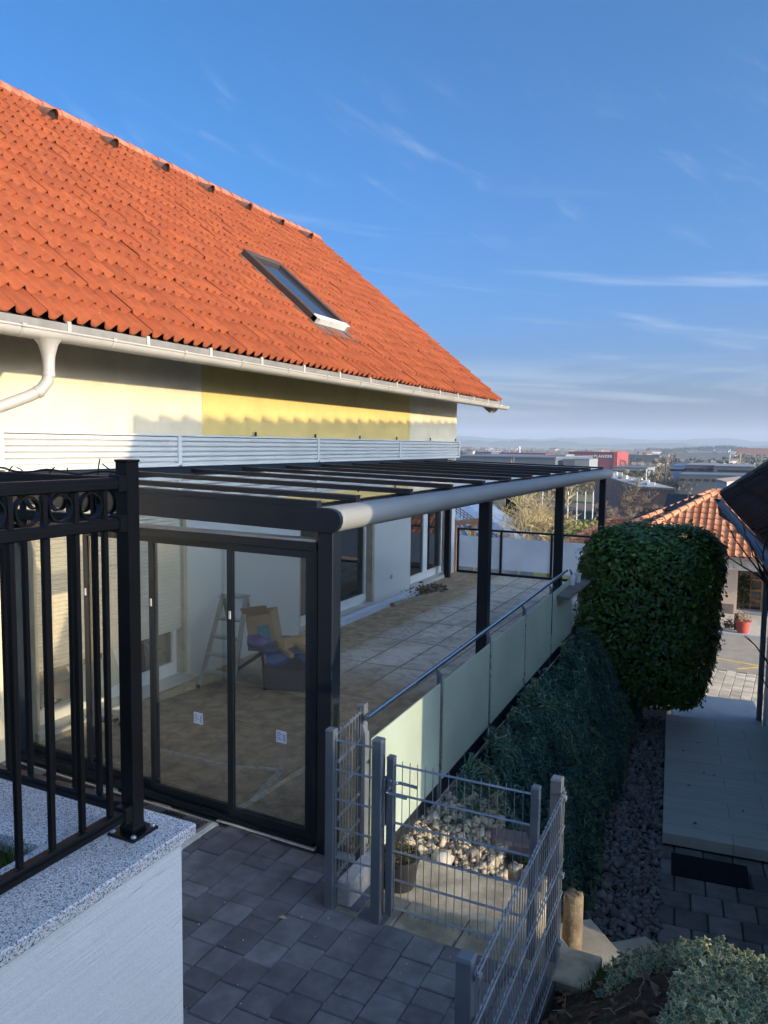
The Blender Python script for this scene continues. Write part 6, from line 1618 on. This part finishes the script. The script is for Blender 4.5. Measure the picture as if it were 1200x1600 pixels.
for (lb_, u0, u1, yv, dep, va, vb, mt, rf) in (
    ('long low dark red hall left of the red warehouse', 766, 852, 1150, 60, 716, 708, red, surf('hall_roof_red', (.18, .05, .05), .8)),
    ('wide grey metal hall just above the canopy roof', 705, 868, 760, 190, 745, 714, grey1, metalroof),
    ('dark office block with white box on top, beside the house corner', 742, 767, 1080, 40, 718, 706, dkgrey, whiteroof),
    ('small white hall in front of the long grey hall', 860, 884, 830, 40, 722, 711, grey2, whiteroof),
    ('grey hall with white roof edge left of the red warehouse', 880, 912, 770, 60, 734, 718, grey1, whiteroof),
    ('pale concrete hall in front of the red warehouse', 898, 921, 700, 40, 735, 718, grey2, flatroof),
    ('long pale greenhouse-like hall above the brick building', 958, 1012, 620, 50, 741, 731, grey2, metalroof),
    ('blue hall at the left end of the grey halls', 1049, 1071, 560, 50, 740, 728, blue1, blue1),
    ('grey office hall beside the blue hall', 1071, 1116, 560, 60, 741, 727, grey1, whiteroof),
    ('long grey hall with bright roof behind the dark roof', 1116, 1180, 540, 60, 743, 729, grey1, whiteroof),
    ('lower grey hall in front of the blue hall', 1062, 1176, 470, 40, 755, 743, grey1, metalroof),
    ('dark bridge-like hall across the plain right of the red warehouse', 966, 1030, 1250, 30, 715, 711, dkgrey, dkgrey),
    ('pale long wall-like hall in the distance at the right', 1055, 1140, 1500, 40, 712, 708, grey2, whiteroof),
    ('distant orange roofed hall below the forest ridge', 1150, 1230, 2000, 60, 705, 701, brick, surf('far_orange', (.30, .17, .11), .8))):
    z0, z1 = zat(va, yv, (u0 + u1) / 2), zat(vb, yv, (u0 + u1) / 2)
    bld('industrial_hall', lb_, rect(u0, u1, yv, dep), z0 - 8, z1, mt, 'hall', HALL, rf, [(0, 9, 1, 3.0, 1.4, 2.2)] if yv < 700 else None)
wbm = surf('white_block', (.48, .48, .47), .8, .04, .3, 0)
Wz = -4.1; P1, P2_, P3 = xy(1118, 752, -5.2), xy(1136, 757, -5.2), xy(1175, 752, -5.2)
bld('white_block', 'white flat roofed apartment block beside the dark roof edge', [P1, P2_, P3, (P1[0] + P3[0] - P2_[0], P1[1] + P3[1] - P2_[1])], -22, -5.2, wbm, 'apartment block', None, surf('white_block_roof', (.45, .33, .25), .9), [(0, 3, 3, 1.3, 1.5, .8), (1, 4, 3, 1.3, 1.5, .8)])
# small far houses, sprinkled
hm = [surf('far_house_white', (.62, .60, .56), .9, 0, 1, 0), surf('far_house_cream', (.55, .48, .36), .9, 0, 1, 0)]; hr = [surf('far_roof_red', (.20, .10, .065), .9, 0, 1, 0), surf('far_roof_grey', (.22, .20, .19), .9, 0, 1, 0)]
meshes = []
for k in range(4):
    q = MB(); q.box(-6, 6, -4.5, 4.5, -4, 5); me_a = q
    q.mi = 1; q.add([(-6.5, -5, 5), (6.5, -5, 5), (6.5, 5, 5), (-6.5, 5, 5), (-6.5, 0, 9), (6.5, 0, 9)], [(0, 1, 5, 4), (2, 3, 4, 5), (1, 2, 5), (3, 0, 4)])
    me = bpy.data.meshes.new('far_house'); me.from_pydata(q.v, [], q.f); me.materials.append(hm[k % 2]); me.materials.append(hr[k // 2]); me.polygons.foreach_set('material_index', q.m); meshes.append(me)
rs2 = random.Random(12)
for k in range(70):
    yv = rs2.choice((rs2.uniform(900, 1600), rs2.uniform(2300, 4200), rs2.uniform(3500, 5200))); u = rs2.uniform(720, 1190); x = at(u, 700, y=yv)[0]
    o = bpy.data.objects.new('far_house', meshes[rs2.randrange(4)]); COL.objects.link(o); o.location = (x, yv, float(ground_z(x, yv))); o.rotation_euler = (0, 0, rs2.uniform(-.6, .6)); sc_ = rs2.uniform(.8, 1.6) * (1 if yv < 2000 else 1.5); o.scale = (sc_ * rs2.uniform(1, 2.2), sc_, sc_)
    tag(o, 'tiny distant house among the trees of the plain', 'house', 'distant houses on the plain')
for (nm, lb_, u, v0, v1, yv, r_, col) in (('chimney_stack', 'white factory chimney on the plain above the canopy', 812, 697, 712, 1200, 1.6, (.7, .7, .68)), ('radio_mast', 'thin orange mast at the right of the plain', 1157, 706, 737, 640, .5, (.55, .30, .12)), ('light_pole', 'pale curved lamp mast above the brick building', 1010, 733, 752, 380, .35, (.6, .6, .55)), ('dark_mast', 'dark slender mast right of the pale lamp mast', 1041, 718, 745, 520, .5, (.07, .07, .07))):
    a = at(u, v0, y=yv); c_ = at(u, v1, y=yv); tag(MB().tube([(a[0], yv, c_[2] - 6), (a[0], yv, a[2])], [r_, r_ * .7], 8).build(nm, surf(nm + '_paint', col, .7, 0, 1, 0)), lb_, 'mast')
# parked cars on the lower road, seen between the columns
for k, (u, v_, col, lb_) in enumerate(((896, 812, (.55, .57, .58), 'tiny pale car parked below the net poles'), (913, 808, (.05, .05, .06), 'tiny dark car parked below the net poles'))):
    p = at(u, v_, y=104); gz = float(ground_z(p[0], 104.)); t = thing('parked_car', lb_, 'car', (p[0], 104, gz), 'cars parked below the net poles'); pm = surf('car_paint_' + str(k), col, .3, 0, 1, 0)
    q = MB().box(p[0] - 2.1, p[0] + 2.1, 103.1, 104.9, gz + .35, gz + .85, .12); q.add([(p[0] - 1.3, 103.2, gz + .85), (p[0] + 1.5, 103.2, gz + .85), (p[0] + 1.5, 104.8, gz + .85), (p[0] - 1.3, 104.8, gz + .85), (p[0] - .7, 103.4, gz + 1.42), (p[0] + 1.0, 103.4, gz + 1.42), (p[0] + 1.0, 104.6, gz + 1.42), (p[0] - .7, 104.6, gz + 1.42)], [(0, 1, 5, 4), (1, 2, 6, 5), (2, 3, 7, 6), (3, 0, 4, 7), (4, 5, 6, 7)]); q.build('body', pm, t)
    for dx in (-1.3, 1.3):
        for dy in (103.15, 104.85): MB().tube([(p[0] + dx, dy - .1, gz + .33), (p[0] + dx, dy + .1, gz + .33)], .33, 12).build('wheel', rubber, t)

# ================================================================== HAZE
hz = MB().box(-17000, 17000, -17000, 17000, -40, 330)
ho = hz.build('haze', None); tag(ho, kind='stuff')
m, nt, out = newmat('haze'); pv = nt.nodes.new('ShaderNodeVolumePrincipled')
pv.inputs['Color'].default_value = (.72, .83, .95, 1); pv.inputs['Density'].default_value = 1.1e-4; pv.inputs['Anisotropy'].default_value = .0
nt.links.new(pv.outputs[0], out.inputs['Volume']); ho.data.materials.append(m)
